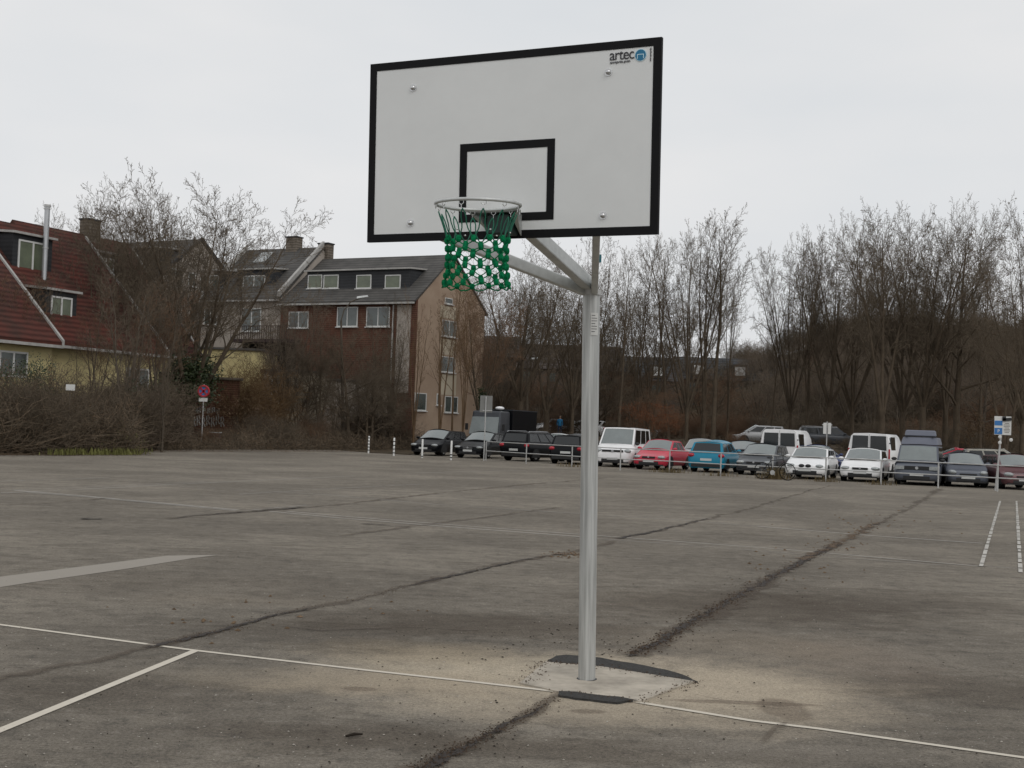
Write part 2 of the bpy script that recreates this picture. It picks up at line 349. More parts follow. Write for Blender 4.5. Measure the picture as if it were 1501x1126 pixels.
ribbon('road_marking',[(-40,911),(285,954),(545,984),(700,1001),(812,1014)],.05,M['line_new'],'thin white court line running left across the asphalt to the footing')
ribbon('road_marking',[(934,1030),(1100,1057),(1200,1069),(1540,1117)],.05,M['line_new'],'thin white court line running right from the footing')
ribbon('road_marking',[(285,955),(-60,1096)],.062,M['line_new'],'thin white court line running towards the bottom left corner')
for pts,w_,m_ in (([(0,723),(95,719),(280,709),(520,698)],.10,'line_faint'),([(0,719),(95,716),(300,706)],.06,'line_faint'),([(20,719),(120,727),(350,748)],.09,'line_old'),([(40,722),(140,730),(345,749)],.06,'line_old'),
    ([(395,750),(500,760),(700,776),(860,788)],.07,'line_old'),([(420,750),(500,757),(700,773),(880,786),(1150,806),(1440,831)],.06,'line_old'),([(860,789),(1000,799),(1150,811),(1380,829)],.05,'line_faint'),
    ([(260,713),(480,726),(640,740),(860,754),(1000,763),(1110,772)],.08,'line_faint'),([(1110,772),(1280,786),(1440,797)],.08,'line_old'),([(900,754),(1100,764)],.06,'line_faint'),([(1440,830),(1560,840)],.06,'line_faint'),
    ([(350,725),(500,716),(620,710)],.07,'line_faint'),([(360,749),(450,741)],.07,'line_faint'),([(600,694),(760,690)],.1,'line_faint'),([(0,706),(160,701)],.1,'line_faint')):
    ribbon('road_marking',pts,w_,M[m_],'worn white parking line on the far asphalt')
def dashes(p0,p1,n,w0):
    for i in range(n):
        a=i/n; b=(i+.55)/n
        # even spacing on the ground, not in the picture
        A=G(*p0);B=G(*p1); q0=A.lerp(B,a); q1=A.lerp(B,b); d=(q1-q0).normalized(); s=Vector((-d.y,d.x,0))*w0
        yield [q0+s,q0-s,q1-s,q1+s]
M['line_worn']=ribbon_mat('line_worn',(.58,.56,.51),(.44,.42,.38),.80,5.5,.15,.95)
for lab,(a,b) in {'broken white line at the right, nearer the middle':((1438,831),(1466,735)),'broken white line at the far right edge':((1496,840),(1490,735))}.items():
    A=G(*a); Bq=G(*b); mb=MB(); rn_=random.Random(len(lab)); t=0
    while t<1:
        l=rn_.uniform(.016,.05); d=(Bq-A).normalized(); sx=Vector((-d.y,d.x,0))*rn_.uniform(.022,.034); q0=A.lerp(Bq,t); q1=A.lerp(Bq,min(1,t+l))
        mb.add([(p.x,p.y,RZ[0]+.002) for p in (q0+sx,q0-sx,q1-sx,q1+sx)],[(0,1,2,3)]); t+=l+rn_.uniform(.004,.012)
    structure(mb.build('road_marking',mat('worn_paint',(.50,.48,.44),.8,var=.35,scale=9)),lab)
ribbon('asphalt_strip',[(-60,862),(0,853),(150,833),(262,817),(318,814)],[.55,.55,.50,.40,.03],M['strip_pale'],'pale resurfaced strip in the asphalt at the left',z=.0035)
K='ground_crack'
ribbon(K,[(-20,999),(150,964),(245,945),(330,925),(400,904),(520,881),(610,857),(740,827),(850,808),(900,794)],.34,M['crack_soft'],'long brown seam crossing the lot left to right',jit=.04,seed=3)
ribbon(K,[(210,951),(245,944),(330,925),(400,903),(470,890)],[.03,.09,.07,.06,.02],M['crack'],'dark gap in the asphalt above the court line corner',jit=.018,seed=4,step=.06)
ribbon(K,[(600,859),(640,850),(740,827),(800,815)],[.03,.08,.07,.04],M['crack'],'dark gap in the middle of the long seam',jit=.02,seed=41,step=.08)
ribbon(K,[(905,790),(960,780),(1100,745),(1215,712)],[.35,.3,.3,.2],M['crack_soft'],'thin brown seam running to the white hatchback',jit=.06,seed=5)
ribbon(K,[(905,790),(960,780),(1040,760)],[.10,.12,.05],M['crack'],'thin dark crack right of the pole in the middle distance',jit=.03,seed=51,step=.1)
ribbon(K,[(590,1138),(655,1104),(740,1066),(818,1019)],[.42,.36,.28,.16],M['crack_soft'],'brown dirt band beside the crack in the foreground',jit=.02,seed=6)
ribbon(K,[(600,1137),(660,1107),(700,1088),(740,1066),(800,1034)],[.16,.10,.05,.06,.03],M['crack'],'black open crack in the foreground below the footing',jit=.014,seed=7,step=.035)
ribbon(K,[(925,962),(960,945),(1000,921),(1100,866),(1165,829)],[.34,.50,.55,.60,.60],M['crack_soft'],'brown dirt band beside the crack behind the pole',jit=.03,seed=8)
ribbon(K,[(920,963),(960,944),(1000,920),(1050,893),(1100,865),(1165,829),(1200,812),(1230,796)],[.05,.12,.10,.07,.10,.14,.20,.2],M['crack'],'black open crack behind the pole',jit=.028,seed=9,step=.05)
ribbon(K,[(1180,822),(1232,795),(1262,780),(1290,766)],[.4,.55,.5,.3],M['crack_leaf'],'leaf filled crack further back',jit=.06,seed=10,step=.12)
ribbon(K,[(1262,780),(1320,752),(1378,717)],[.3,.3,.6],M['crack_soft'],'thin crack ending at the fence',jit=.05,seed=11)
ribbon(K,[(245,761),(350,751),(440,745),(520,738),(600,727),(760,712),(900,700)],.35,M['crack_soft'],'thin brown seam in the middle distance',jit=.06,seed=12)
ribbon(K,[(255,760),(340,752),(440,745),(470,743)],[.05,.14,.16,.05],M['crack'],'thin dark crack in the middle distance',jit=.05,seed=121,step=.12)
ribbon(K,[(0,741),(60,739),(160,731)],.2,M['crack_soft'],'short dark crack at the left',jit=.05,seed=13)
ribbon(K,[(530,768),(600,773)],.12,M['crack'],'short dark crack beyond the long one',jit=.05,seed=14)
ribbon(K,[(500,787),(640,768),(820,745)],.25,M['crack_soft'],'faint seam in the middle distance',jit=.03,seed=15)
ribbon(K,[(790,818),(820,813),(850,812),(866,816)],[.1,.45,.5,.2],M['crack_leaf'],'leafy hollow left of the pole',jit=.05,seed=16)
ribbon(K,[(380,915),(470,926),(600,920),(700,926)],.10,M['crack_soft'],'faint damp line above the court line',jit=.03,seed=17)
ribbon('ground_crack',[(120,761),(148,762)],.3,M['crack'],'dark hole in the asphalt at left',jit=.05,seed=17)
ribbon('ground_crack',[(1115,1090),(1130,1070),(1150,1062)],.08,M['crack_soft'],'small crack beside the right court line',jit=.02,seed=18)
ribbon('ground_crack',[(1010,1020),(1060,1030),(1150,1040),(1130,1033)],.07,M['crack_soft'],'damp trail in the sand',jit=.02,seed=19)
# ------------------------------------------------------------------ footing and tar patches
def gpoly(name,pts,z0,th,m,label,jit=0,seed=0):
    rn=random.Random(seed); P=[]
    n=len(pts)
    for i in range(n):
        a=G(*pts[i]); b=G(*pts[(i+1)%n]); k=max(1,int((b-a).length/.06))
        for j in range(k):
            q=a.lerp(b,j/k); P.append((q.x+rn.uniform(-jit,jit),q.y+rn.uniform(-jit,jit),z0))
    o=MB().prism(P[::-1],(0,0,-.05)) if False else None
    mb=MB(); mb.prism(P[::-1],(0,0,th)); 
    # keep the winding right whichever way the outline runs
    ob=mb.build(name,m); me=ob.data
    import bmesh
    bm=bmesh.new(); bm.from_mesh(me); bmesh.ops.recalc_face_normals(bm,faces=bm.faces); bm.to_mesh(me); bm.free()
    return structure(ob,label)
gpoly('concrete_footing',[(762,1003),(800,972),(880,979),(1018,1001),(985,1012),(938,1031),(875,1023),(818,1016)],.0,.012,M['concrete'],'pale concrete slab round the foot of the pole',.004,1)
gpoly('asphalt_patch',[(801,971),(815,963),(830,961.5),(850,963),(880,966),(915,972),(955,979),(985,986),(1005,993),(1021,1001),(985,996),(935,988),(880,979)],.0,.010,M['new_tar'],'dark asphalt patch behind the footing',.009,2)
gpoly('asphalt_patch',[(820,1016),(845,1017),(875,1021.5),(905,1024),(934,1029.5),(920,1030),(905,1033),(880,1030),(845,1026),(817,1022)],.0,.014,M['new_tar'],'dark asphalt patch in front of the footing',.009,3)
# ------------------------------------------------------------------ basketball hoop
fit_f=1900.0
a_,b_,c_=radians(-24.65),radians(.38),radians(-1.16); Dc=7.32
def _rot(a,b,c):
    Ry=Matrix(((cos(a),0,sin(a)),(0,1,0),(-sin(a),0,cos(a)))); Rx=Matrix(((1,0,0),(0,cos(b),-sin(b)),(0,sin(b),cos(b)))); Rz=Matrix(((cos(c),-sin(c),0),(sin(c),cos(c),0),(0,0,1)))
    return Rz@Rx@Ry
Rb=_rot(a_,b_,c_)                       # board axes in camera space: x right, y up, z towards the viewer
C2W=Matrix(((RIGHT.x,UP.x,-FWD.x),(RIGHT.y,UP.y,-FWD.y),(RIGHT.z,UP.z,-FWD.z)))
bc=CAM+C2W@Vector((-.0285,1.350,-Dc))
Rw=C2W@Rb
bx_,bz_,bn_=Rw.col[0],Rw.col[1],Rw.col[2]   # right, up, out of the board
hoop=empty('basketball_hoop',POLE,'galvanised basketball hoop with white black-edged backboard and green net','basketball hoop')
Hrot=Matrix((bx_,-bn_,bz_)).transposed()    # local x = board right, y = away from viewer, z = up
hoop.rotation_euler=Hrot.to_euler()
def lc(p): return Hrot.transposed()@(Vector(p)-POLE)
BC=lc(bc)                                # board centre in hoop coordinates
W2,H2=.9,.525
def bp(x,z,y=0): return (BC.x+x, BC.y-y, BC.z+z)       # y = proud of the face
def bbox(mb,x0,x1,z0,z1,y0,y1): mb.box(((BC.x+(x0+x1)/2),BC.y-(y0+y1)/2,BC.z+(z0+z1)/2),(x1-x0,abs(y1-y0),z1-z0))
mb=MB(); bbox(mb,-W2,W2,-H2,H2,-.022,0); board=mb.build('backboard',M['board'],hoop)
def frame(mb,x0,x1,z0,z1,t,y0,y1):
    bbox(mb,x0,x1,z1-t,z1,y0,y1); bbox(mb,x0,x1,z0,z0+t,y0,y1); bbox(mb,x0,x0+t,z0+t,z1-t,y0,y1); bbox(mb,x1-t,x1,z0+t,z1-t,y0,y1)
mb=MB(); frame(mb,-W2-.003,W2+.003,-H2-.003,H2+.003,.045,-.0235,.003); o=mb.build('border',M['black_paint'],board); tag(o,'wide black border')
mb=MB(); frame(mb,-.295,.295,-.430,.020,.045,-.001,.003); mb.build('target_square',M['black_paint'],board)
for (px,py) in ((606,129),(892,106),(884,316),(602,327)):
    d=ray(px,py); t=(bc-CAM).dot(bn_)/d.dot(bn_); q=lc(CAM+d*t)
    mb=MB(); mb.ell((q.x,q.y-.006,q.z),(.016,.014,.016),12,8); mb.tube([(q.x,q.y,q.z),(q.x,q.y-.004,q.z)],.022,14); mb.build('bolt',M['bolt'],board,40)
# lettering
def text(body,size,x,z,m,name,parent,ext=.0015,align='LEFT',rot=0,to=None,squash=1.0):
    cu=bpy.data.curves.new(name,'FONT'); cu.body=body; cu.size=size; cu.extrude=ext; cu.align_x=align; cu.space_character=.92
    o=bpy.data.objects.new(name,cu); COL.objects.link(o); dg=bpy.context.evaluated_depsgraph_get(); me=bpy.data.meshes.new_from_object(o.evaluated_get(dg)); bpy.data.objects.remove(o)
    fn=to or (lambda X,Y,Z: bp(x+(X*squash)*cos(rot)-Y*sin(rot), z+(X*squash)*sin(rot)+Y*cos(rot), .0025+Z))
    for v in me.vertices: v.co=fn(*v.co)
    me.materials.clear(); me.materials.append(m); r=bpy.data.objects.new(name,me); COL.objects.link(r); r.parent=parent; return r
def bxz(px,py):
    d=ray(px,py); t=(bc-CAM).dot(bn_)/d.dot(bn_); q=lc(CAM+d*t)-BC; return q.x,q.z
lx,lz=bxz(893.5,89); x2,_=bxz(929,86); 
tw=text('artec',.085,lx,lz,M['ink'],'lettering',board)
wd=max(v.co.x for v in tw.data.vertices)-min(v.co.x for v in tw.data.vertices)
for v in tw.data.vertices: v.co.x=BC.x+lx+(v.co.x-BC.x-lx)*(x2-lx)/wd
sx,sz=bxz(894,93.5); t2=text('sportgeräte gmbh',.018,sx,sz,mat('ink_grey',(.16,.16,.17),.6,var=.05),'lettering',board)
cx_,cz_=bxz(939.3,81)
mb=MB(); r_=.0335
mb.tube([bp(cx_,cz_,.001),bp(cx_,cz_,.0035)],r_,28); lg=mb.build('emblem',M['logo_light'],board)
mb=MB(); mb.tube([bp(cx_,cz_,.002),bp(cx_,cz_,.0045)],r_*.90,28); mb.build('emblem_disc',M['logo_blue'],lg)
mb=MB(); s_=r_*.92
bbox(mb,cx_-s_*.62,cx_+s_*.62,cz_+s_*.06,cz_+s_*.18,.003,.0055); bbox(mb,cx_-s_*.62,cx_-s_*.50,cz_-s_*.62,cz_+s_*.06,.003,.0055); bbox(mb,cx_+s_*.50,cx_+s_*.62,cz_-s_*.62,cz_+s_*.06,.003,.0055)
mb.build('emblem_frame',M['logo_light'],lg)
tx,tz=bxz(954.5,90); text('artec sportgeräte',.0115,tx,tz,M['ink'],'lettering',board,rot=pi/2)
# pole: rounded aluminium profile
ptop=lc(AT(877,428,POLE.y+.02)); PH=ptop.z; PT=Vector((ptop.x,ptop.y,PH))
mb=MB(); pw=.112; pts=[]
NS=24
def sect(i):
    # octagon-like extrusion with fluted ribs
    t=2*pi*i/NS; r=.5*pw*(1+.035*cos(8*t)+.012*cos(24*t+1)); return (r*cos(t+.25),r*sin(t+.25))
zs=[-.05,0.0,.6,1.2,1.8,PH-.02]
vs=[]
for z in zs:
    f=max(0,z)/PH
    for i in range(NS):
        a,b=sect(i); vs.append((PT.x*f+a,PT.y*f*0+b,z))
fs=[(k*NS+i,k*NS+(i+1)%NS,(k+1)*NS+(i+1)%NS,(k+1)*NS+i) for k in range(len(zs)-1) for i in range(NS)]+[tuple((len(zs)-1)*NS+i for i in range(NS))]
mb.add(vs,fs)
def pole_mat():
    m=M['galv'].copy(); m.name='pole_metal'; nt=m.node_tree; N=nt.nodes; L=nt.links; b=N['Principled BSDF']
    tc=N.new('ShaderNodeTexCoord'); q=N.new('ShaderNodeMapping'); q.inputs['Scale'].default_value=(30,30,1.2); L.new(tc.outputs['Object'],q.inputs['Vector'])
    n=N.new('ShaderNodeTexNoise'); n.inputs['Scale'].default_value=1.6; n.inputs['Detail'].default_value=5; L.new(q.outputs['Vector'],n.inputs['Vector'])
    r=N.new('ShaderNodeValToRGB'); r.color_ramp.elements[0].position=.35; r.color_ramp.elements[0].color=(.36,.365,.355,1); r.color_ramp.elements[1].position=.65; r.color_ramp.elements[1].color=(.56,.57,.555,1); L.new(n.outputs['Fac'],r.inputs['Fac']); L.new(r.outputs['Color'],b.inputs['Base Color']); return m
M['pole']=pole_mat()
pole=mb.build('pole',M['pole'],hoop,28)
PX=PT.x
mb=MB(); mb.tube([(PX,0,PH-.03),(PX,0,PH+.005)],.068,NS); mb.build('pole_cap',M['steel'],hoop,40)
sq=None
mb=MB(); mb.tube([(0,0,.008),(0,0,.0145)],.068,24); mb.build('base_gap_shadow',M['plastic'],hoop)  # thin black disc: gap shadow round the pole foot put into its colour
# paper label on the pole
q=lc(AT(881,476,POLE.y-.06))
mb=MB(); mb.grid(lambda u,v:(PX*q.z/PH+.0615*cos(-1.25+u*.9),.0615*sin(-1.25+u*.9),q.z-.075+v*.15),5,1); lb=mb.build('sticker',M['paper'],hoop,60)
mb=MB()
for k in range(7): mb.grid(lambda u,v:(PX*q.z/PH+.0622*cos(-1.15+u*(.65 if k%3 else .4)),.0622*sin(-1.15+u*(.65 if k%3 else .4)),q.z+.055-k*.018+v*.004),4,1)
mb.build('sticker_print',M['ink'],lb)
# arms: flat rectangular tubes from the pole top to the board
def beam(p0,p1,wd,ht,name,m):
    p0=Vector(p0);p1=Vector(p1); d=(p1-p0).normalized(); s=d.cross(Vector((0,0,1))).normalized(); u=s.cross(d)
    P=[p0-s*wd/2-u*ht/2,p0+s*wd/2-u*ht/2,p1+s*wd/2-u*ht/2,p1-s*wd/2-u*ht/2,p0-s*wd/2+u*ht/2,p0+s*wd/2+u*ht/2,p1+s*wd/2+u*ht/2,p1-s*wd/2+u*ht/2]
    mb=MB(); mb.hexa(P); o=mb.build(name,m,hoop)
    md=o.modifiers.new('b','BEVEL'); md.width=.008; md.segments=2
    return o
yb=BC.y+.05
def bolt_xz(px,py): return bxz(px,py)
l0=bxz(602,322); r0=bxz(884,316); c0=bxz(742,322)
J=Vector((PX,-.02,PH+.0))
beam((PX-.035,-.03,PH+.0),(BC.x+l0[0],yb,BC.z+l0[1]-.02),.045,.074,'arm',M['galv'])
beam((PX-.01,-.045,PH+.045),(BC.x+c0[0]+.02,yb,BC.z+c0[1]+.03),.065,.088,'arm',M['galv'])
beam((PX+.03,-.02,PH+.0),(BC.x+r0[0]-.055,yb,BC.z+r0[1]+.0),.045,.07,'arm',M['galv'])
mb=MB()
for (px,py) in ((606,129),(892,106)):
    x,z=bxz(px,py); xb,zb=bxz(*( (602,327) if px<700 else (884,316)))
    mb.box((BC.x+(x+xb)/2,BC.y+.045,BC.z+(z+zb)/2),(.05,.04,abs(z-zb)+.10))
x0,z0=bxz(602,327); x1,z1=bxz(884,316)
mb.box((BC.x+(x0+x1)/2,BC.y+.045,BC.z+(z0+z1)/2),(abs(x1-x0)-.052,.038,.05))
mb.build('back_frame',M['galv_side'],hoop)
# strut rising behind the board and the small padlock on it
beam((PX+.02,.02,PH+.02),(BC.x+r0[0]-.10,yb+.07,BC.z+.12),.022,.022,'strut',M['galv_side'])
ql=lc(AT(879,379,POLE.y-.62)); mb=MB(); mb.box((ql.x,ql.y,ql.z),(.02,.012,.05)); mb.build('clip',mat('clip_teal',(.02,.16,.2),.5),hoop)
# rim
rq=Vector((BC.x+bxz(742,322)[0]*0,0,0))
cz0=BC.z-.525+.15; RR=.228
# centre of the ring from the photograph: it lies on the plane z = rim height
def lray(px,py):
    d=Hrot.transposed()@ray(px,py); o_=lc(CAM); return o_,d
o_,d_=lray(701.5,300); t_=(BC.y-.15-RR-o_.y)/d_.y; rc=o_+d_*t_
RC=Vector((BC.x,BC.y-.15-RR,rc.z)); RC.x=rc.x*.8+BC.x*.2
print('ring centre off board centre', RC.x-BC.x, 'above board bottom', RC.z-(BC.z-.525), 'pole height',PH, 'board bottom',BC.z-.525, 'pole-board', -BC.y, 'x', BC.x)
mb=MB(); mb.ring([RC+Vector((RR*cos(2*pi*i/48),RR*sin(2*pi*i/48),0)) for i in range(48)],.0095,10); rim=mb.build('rim',M['galv'],hoop,179)
# plate from ring to board, with side webs
mb=MB(); zb=RC.z
arc=[(RC.x+RR*cos(a),RC.y+RR*sin(a)) for a in [radians(25+130*i/10) for i in range(11)]]
poly=[(x,y,zb-.012) for x,y in arc]+[(RC.x-.085,BC.y-.004,zb-.012),(RC.x+.085,BC.y-.004,zb-.012)]
mb.prism(poly[::-1],(0,0,.008))
for s in (-1,1):
    mb.prism([(RC.x+s*.085,BC.y-.004,zb-.012),(RC.x+s*.085,BC.y-.004,zb-.13),(RC.x+s*.10,BC.y-.15,zb-.05),(RC.x+s*.15,BC.y-.20,zb-.012)],(.005*s,0,0))
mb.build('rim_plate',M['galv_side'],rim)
mb=MB(); mb.box((RC.x,BC.y-.065,zb-.075),(.15,.12,.115)); o=mb.build('rim_bracket',M['bracket'],hoop); md=o.modifiers.new('b','BEVEL'); md.width=.01
for i in range(12):
    a=atan2((lc(CAM)-RC).y,(lc(CAM)-RC).x)+radians(7.5)+2*pi*i/12; c=Vector((cos(a),sin(a),0)); t=Vector((-sin(a),cos(a),0)); p=RC+c*RR
    mb=MB(); mb.tube([p+t*.012+Vector((0,0,-.008)),p+t*.013+Vector((0,0,-.02)),p+Vector((0,0,-.030)),p-t*.013+Vector((0,0,-.02)),p-t*.012+Vector((0,0,-.012))],.0022,5); mb.tube([p+Vector((0,0,-.026)),p+Vector((0,0,-.046))],.0022,5)
    mb.build('net_hook',M['bolt'],rim)
# net
rn=random.Random(5)
mb=MB(); mb2=MB(); clips=[]
NZ=12
def rad(z):   # radius of the net by depth below the rim
    pts=[(0,.222),(-.05,.212),(-.10,.192),(-.16,.172),(-.20,.166),(-.26,.160),(-.32,.160),(-.38,.168),(-.46,.180)]
    for (z0,r0),(z1,r1) in zip(pts,pts[1:]):
        if z>=z1: f=(z-z0)/(z1-z0); return r0+(r1-r0)*f
    return .17
def npnt(a,z,dr=0): 
    r=rad(z)+dr; return Vector((RC.x+r*cos(a),RC.y+r*sin(a),RC.z+z))
rows=[-.195+(-.0465)*k for k in range(6)]
vc=lc(CAM)-RC; PH0=atan2(vc.y,vc.x)+radians(7.5)
nodes={}
for k,z in enumerate(rows):
    for i in range(NZ):
        a=PH0+2*pi*(i+.5+(.5 if k%2 else 0))/NZ+rn.uniform(-.02,.02); nodes[k,i]=(a,z+rn.uniform(-.005,.005))
# long loops from hook: from each hook a loop whose two legs run to the neighbouring first-row knots
for i in range(NZ):
    a=PH0+2*pi*i/NZ
    top=npnt(a,-.046)
    for s in (-1,1):
        pts=[]; tgt=nodes[0,(i+ (0 if s<0 else 0))][0]
        # legs cross below the clip and reach the next knot
        knot_a=2*pi*(i+.5)/NZ + s*2*pi/NZ*.5
        pts=[top,npnt(a+s*.045,-.062),npnt(a+s*.085,-.085),npnt(a+s*.095,-.108),npnt(a+s*.10,-.13),npnt(a+s*.17,-.155)]
        kk=min(range(NZ),key=lambda j:abs((nodes[0,j][0]-(a+s*pi/NZ)+pi)%(2*pi)-pi)) 
        tz=nodes[0,kk]
        dd=((tz[0]-a+pi)%(2*pi))-pi
        pts=[top,npnt(a+s*.05,-.066),npnt(a+s*.075,-.09),npnt(a+s*.07,-.115),npnt(a+s*.03+dd*.25,-.145),npnt(a+dd*.62,-.17),npnt(a+dd*.95,tz[1]+.008)]
        mb2.tube(pts,.0036,5)
    if i%2==0: clips.append(npnt(a+pi/NZ*1.0,-.150))
for (k,i),(a,z) in nodes.items():
    p=npnt(a,z); tang=Vector((-sin(a),cos(a),0))
    h=.018+rn.uniform(-.002,.002)
    mb.tube([p+Vector((0,0,h)),p+Vector((0,0,h*.7)),p,p-Vector((0,0,h*.7)),p-Vector((0,0,h))],[.007,.0135,.0160,.0135,.007],8)
    if k+1<len(rows):
        for s in (-1,1):
            j=min(range(NZ),key=lambda j:abs((nodes[k+1,j][0]-(a+s*pi/NZ)+pi)%(2*pi)-pi)); b_a,b_z=nodes[k+1,j]
            d=((b_a-a+pi)%(2*pi))-pi
            mb.tube([p-Vector((0,0,h*.6)),npnt(a+d*.5,(z+b_z)/2-.002),npnt(b_a,b_z+.012)],.0032,5)
for i in range(NZ):           # loose loops at the hem
    a,z=nodes[len(rows)-1,i]
    for s in (-1,1): mb.tube([npnt(a,z),npnt(a+s*.10,z-.018,.003),npnt(a+s*.20,z-.024,.006),npnt(a+s*pi/NZ,z-.020,.007)],.0042,5)
net=mb.build('net',M['net'],hoop,60)
mb2.build('net_cord',M['cord'],net,60); [MB().ell(q,(.007,.007,.005),8,5).build('net_clip',M['bolt'],net,60) for q in clips]
# ------------------------------------------------------------------ litter on the asphalt: grit, crumbs and leaf bits nobody could count
rn=random.Random(11)
def bits(name,mname,n,smin,smax,seed,label,focus=None):
    rn=random.Random(seed); mb=MB()
    for _ in range(n):
        if focus: fx,fy,sx,sy=rn.choice(focus); px=rn.gauss(fx,sx); py=rn.gauss(fy,sy)
        else: px=rn.uniform(-60,1560); py=700+430*rn.random()**.8
        if py<688 or py>1200: continue
        p=G(px,py); s=rn.uniform(smin,smax)*(1+p.y*.012); a=rn.uniform(0,6.28); e=rn.uniform(.35,1)
        q=[(p.x+s*cos(a+t)*(e if k%2 else 1),p.y+s*sin(a+t)*(e if k%2 else 1),.004) for k,t in enumerate((0,1.5,3.1,4.6))]
        mb.add(q+[(p.x,p.y,.004+s*.55)],[(0,1,4),(1,2,4),(2,3,4),(3,0,4)])
    o=mb.build(name,M[mname]); return tag(o,label,None,None,'stuff')
M['crumb_dark']=mat('crumb_dark',(.035,.028,.022),.95,var=.5,scale=9); M['crumb_pale']=mat('crumb_pale',(.42,.39,.34),.9,var=.4,scale=9)
F0=[(740,955,60,12),(905,950,45,10),(960,935,50,12),(1100,860,60,20),(640,1090,60,25),(840,930,60,8),(1000,1000,120,40),(700,1070,60,25)]
tag(bits('gravel','crumb_dark',420,.003,.009,1,'dark crumbs of asphalt scattered over the lot'),None,'gravel')
tag(bits('gravel','crumb_dark',260,.004,.012,2,'dark crumbs round the open cracks and the footing',F0),None,'gravel')
tag(bits('gravel','crumb_pale',700,.003,.008,3,'pale grit scattered over the lot'),None,'gravel')
def path_bits(n,pts,spread,smin,smax,m,seed,label):
    rn=random.Random(seed); mb=MB(); P=[G(*q) for q in pts]
    for _ in range(n):
        i=rn.randrange(len(P)-1); q=P[i].lerp(P[i+1],rn.random()); x=q.x+rn.gauss(0,spread); y=q.y+rn.gauss(0,spread*.6); s_=rn.uniform(smin,smax); a=rn.uniform(0,6.28)
        r4=[(x+s_*rn.uniform(.5,1)*cos(a+t),y+s_*rn.uniform(.5,1)*sin(a+t),.012) for t in (0,1.5,3.1,4.6)]
        mb.add(r4+[(x,y,.012+s_*.6)],[(0,1,4),(1,2,4),(2,3,4),(3,0,4)])
    tag(mb.build('gravel',M[m]),label,None,None,'stuff')
M['crumb_brown']=mat('crumb_brown',(.075,.052,.036),.95,var=.6,scale=14)
CB=[(925,962),(960,945),(1000,921),(1050,893),(1100,865),(1165,829),(1230,796)]
path_bits(700,CB,.075,.005,.018,'crumb_brown',71,'brown crumbs and dirt lying along the crack behind the pole'); path_bits(300,CB,.05,.005,.014,'crumb_dark',72,'dark crumbs lying along the crack behind the pole')
CF=[(600,1137),(655,1107),(700,1087),(740,1067),(810,1026)]
path_bits(450,CF,.045,.004,.010,'crumb_brown',73,'brown crumbs and dirt lying along the foreground crack'); path_bits(200,CF,.03,.003,.009,'crumb_dark',74,'dark crumbs lying along the foreground crack')
path_bits(250,[(245,944),(330,925),(400,903),(520,881),(610,857),(740,827)],.06,.004,.012,'crumb_brown',75,'brown crumbs lying along the long seam')
path_bits(420,[(770,1003),(800,972),(880,979),(1018,1001),(938,1031),(818,1016)],.05,.004,.011,'crumb_brown',76,'loose sandy crumbs along the footing edges')
# a dropped twig in the foreground
def twig_bit(px,py,l,a,label):
    p=G(px,py); mb=MB(); mb.tube([(p.x-l*cos(a),p.y-l*sin(a),.012),(p.x,p.y+.006,.016),(p.x+l*cos(a),p.y+l*sin(a),.012)],[.006,.009,.005],6); tag(mb.build('fallen_twig',M['crumb_dark']),label,'twig')
twig_bit(519,1081,.05,.6,'short dark twig lying on the asphalt in the foreground')
M['leaf_litter']=mat('leaf_litter',(.16,.11,.07),.9,var=.6,scale=12)
tag(bits('fallen_leaves','leaf_litter',200,.012,.03,4,'dry leaf scraps caught in the cracks',[(1225,797,30,8),(835,813,22,3),(1270,775,20,6),(1140,835,40,16),(1300,760,60,12),(400,905,120,18)]),None,'leaf litter')
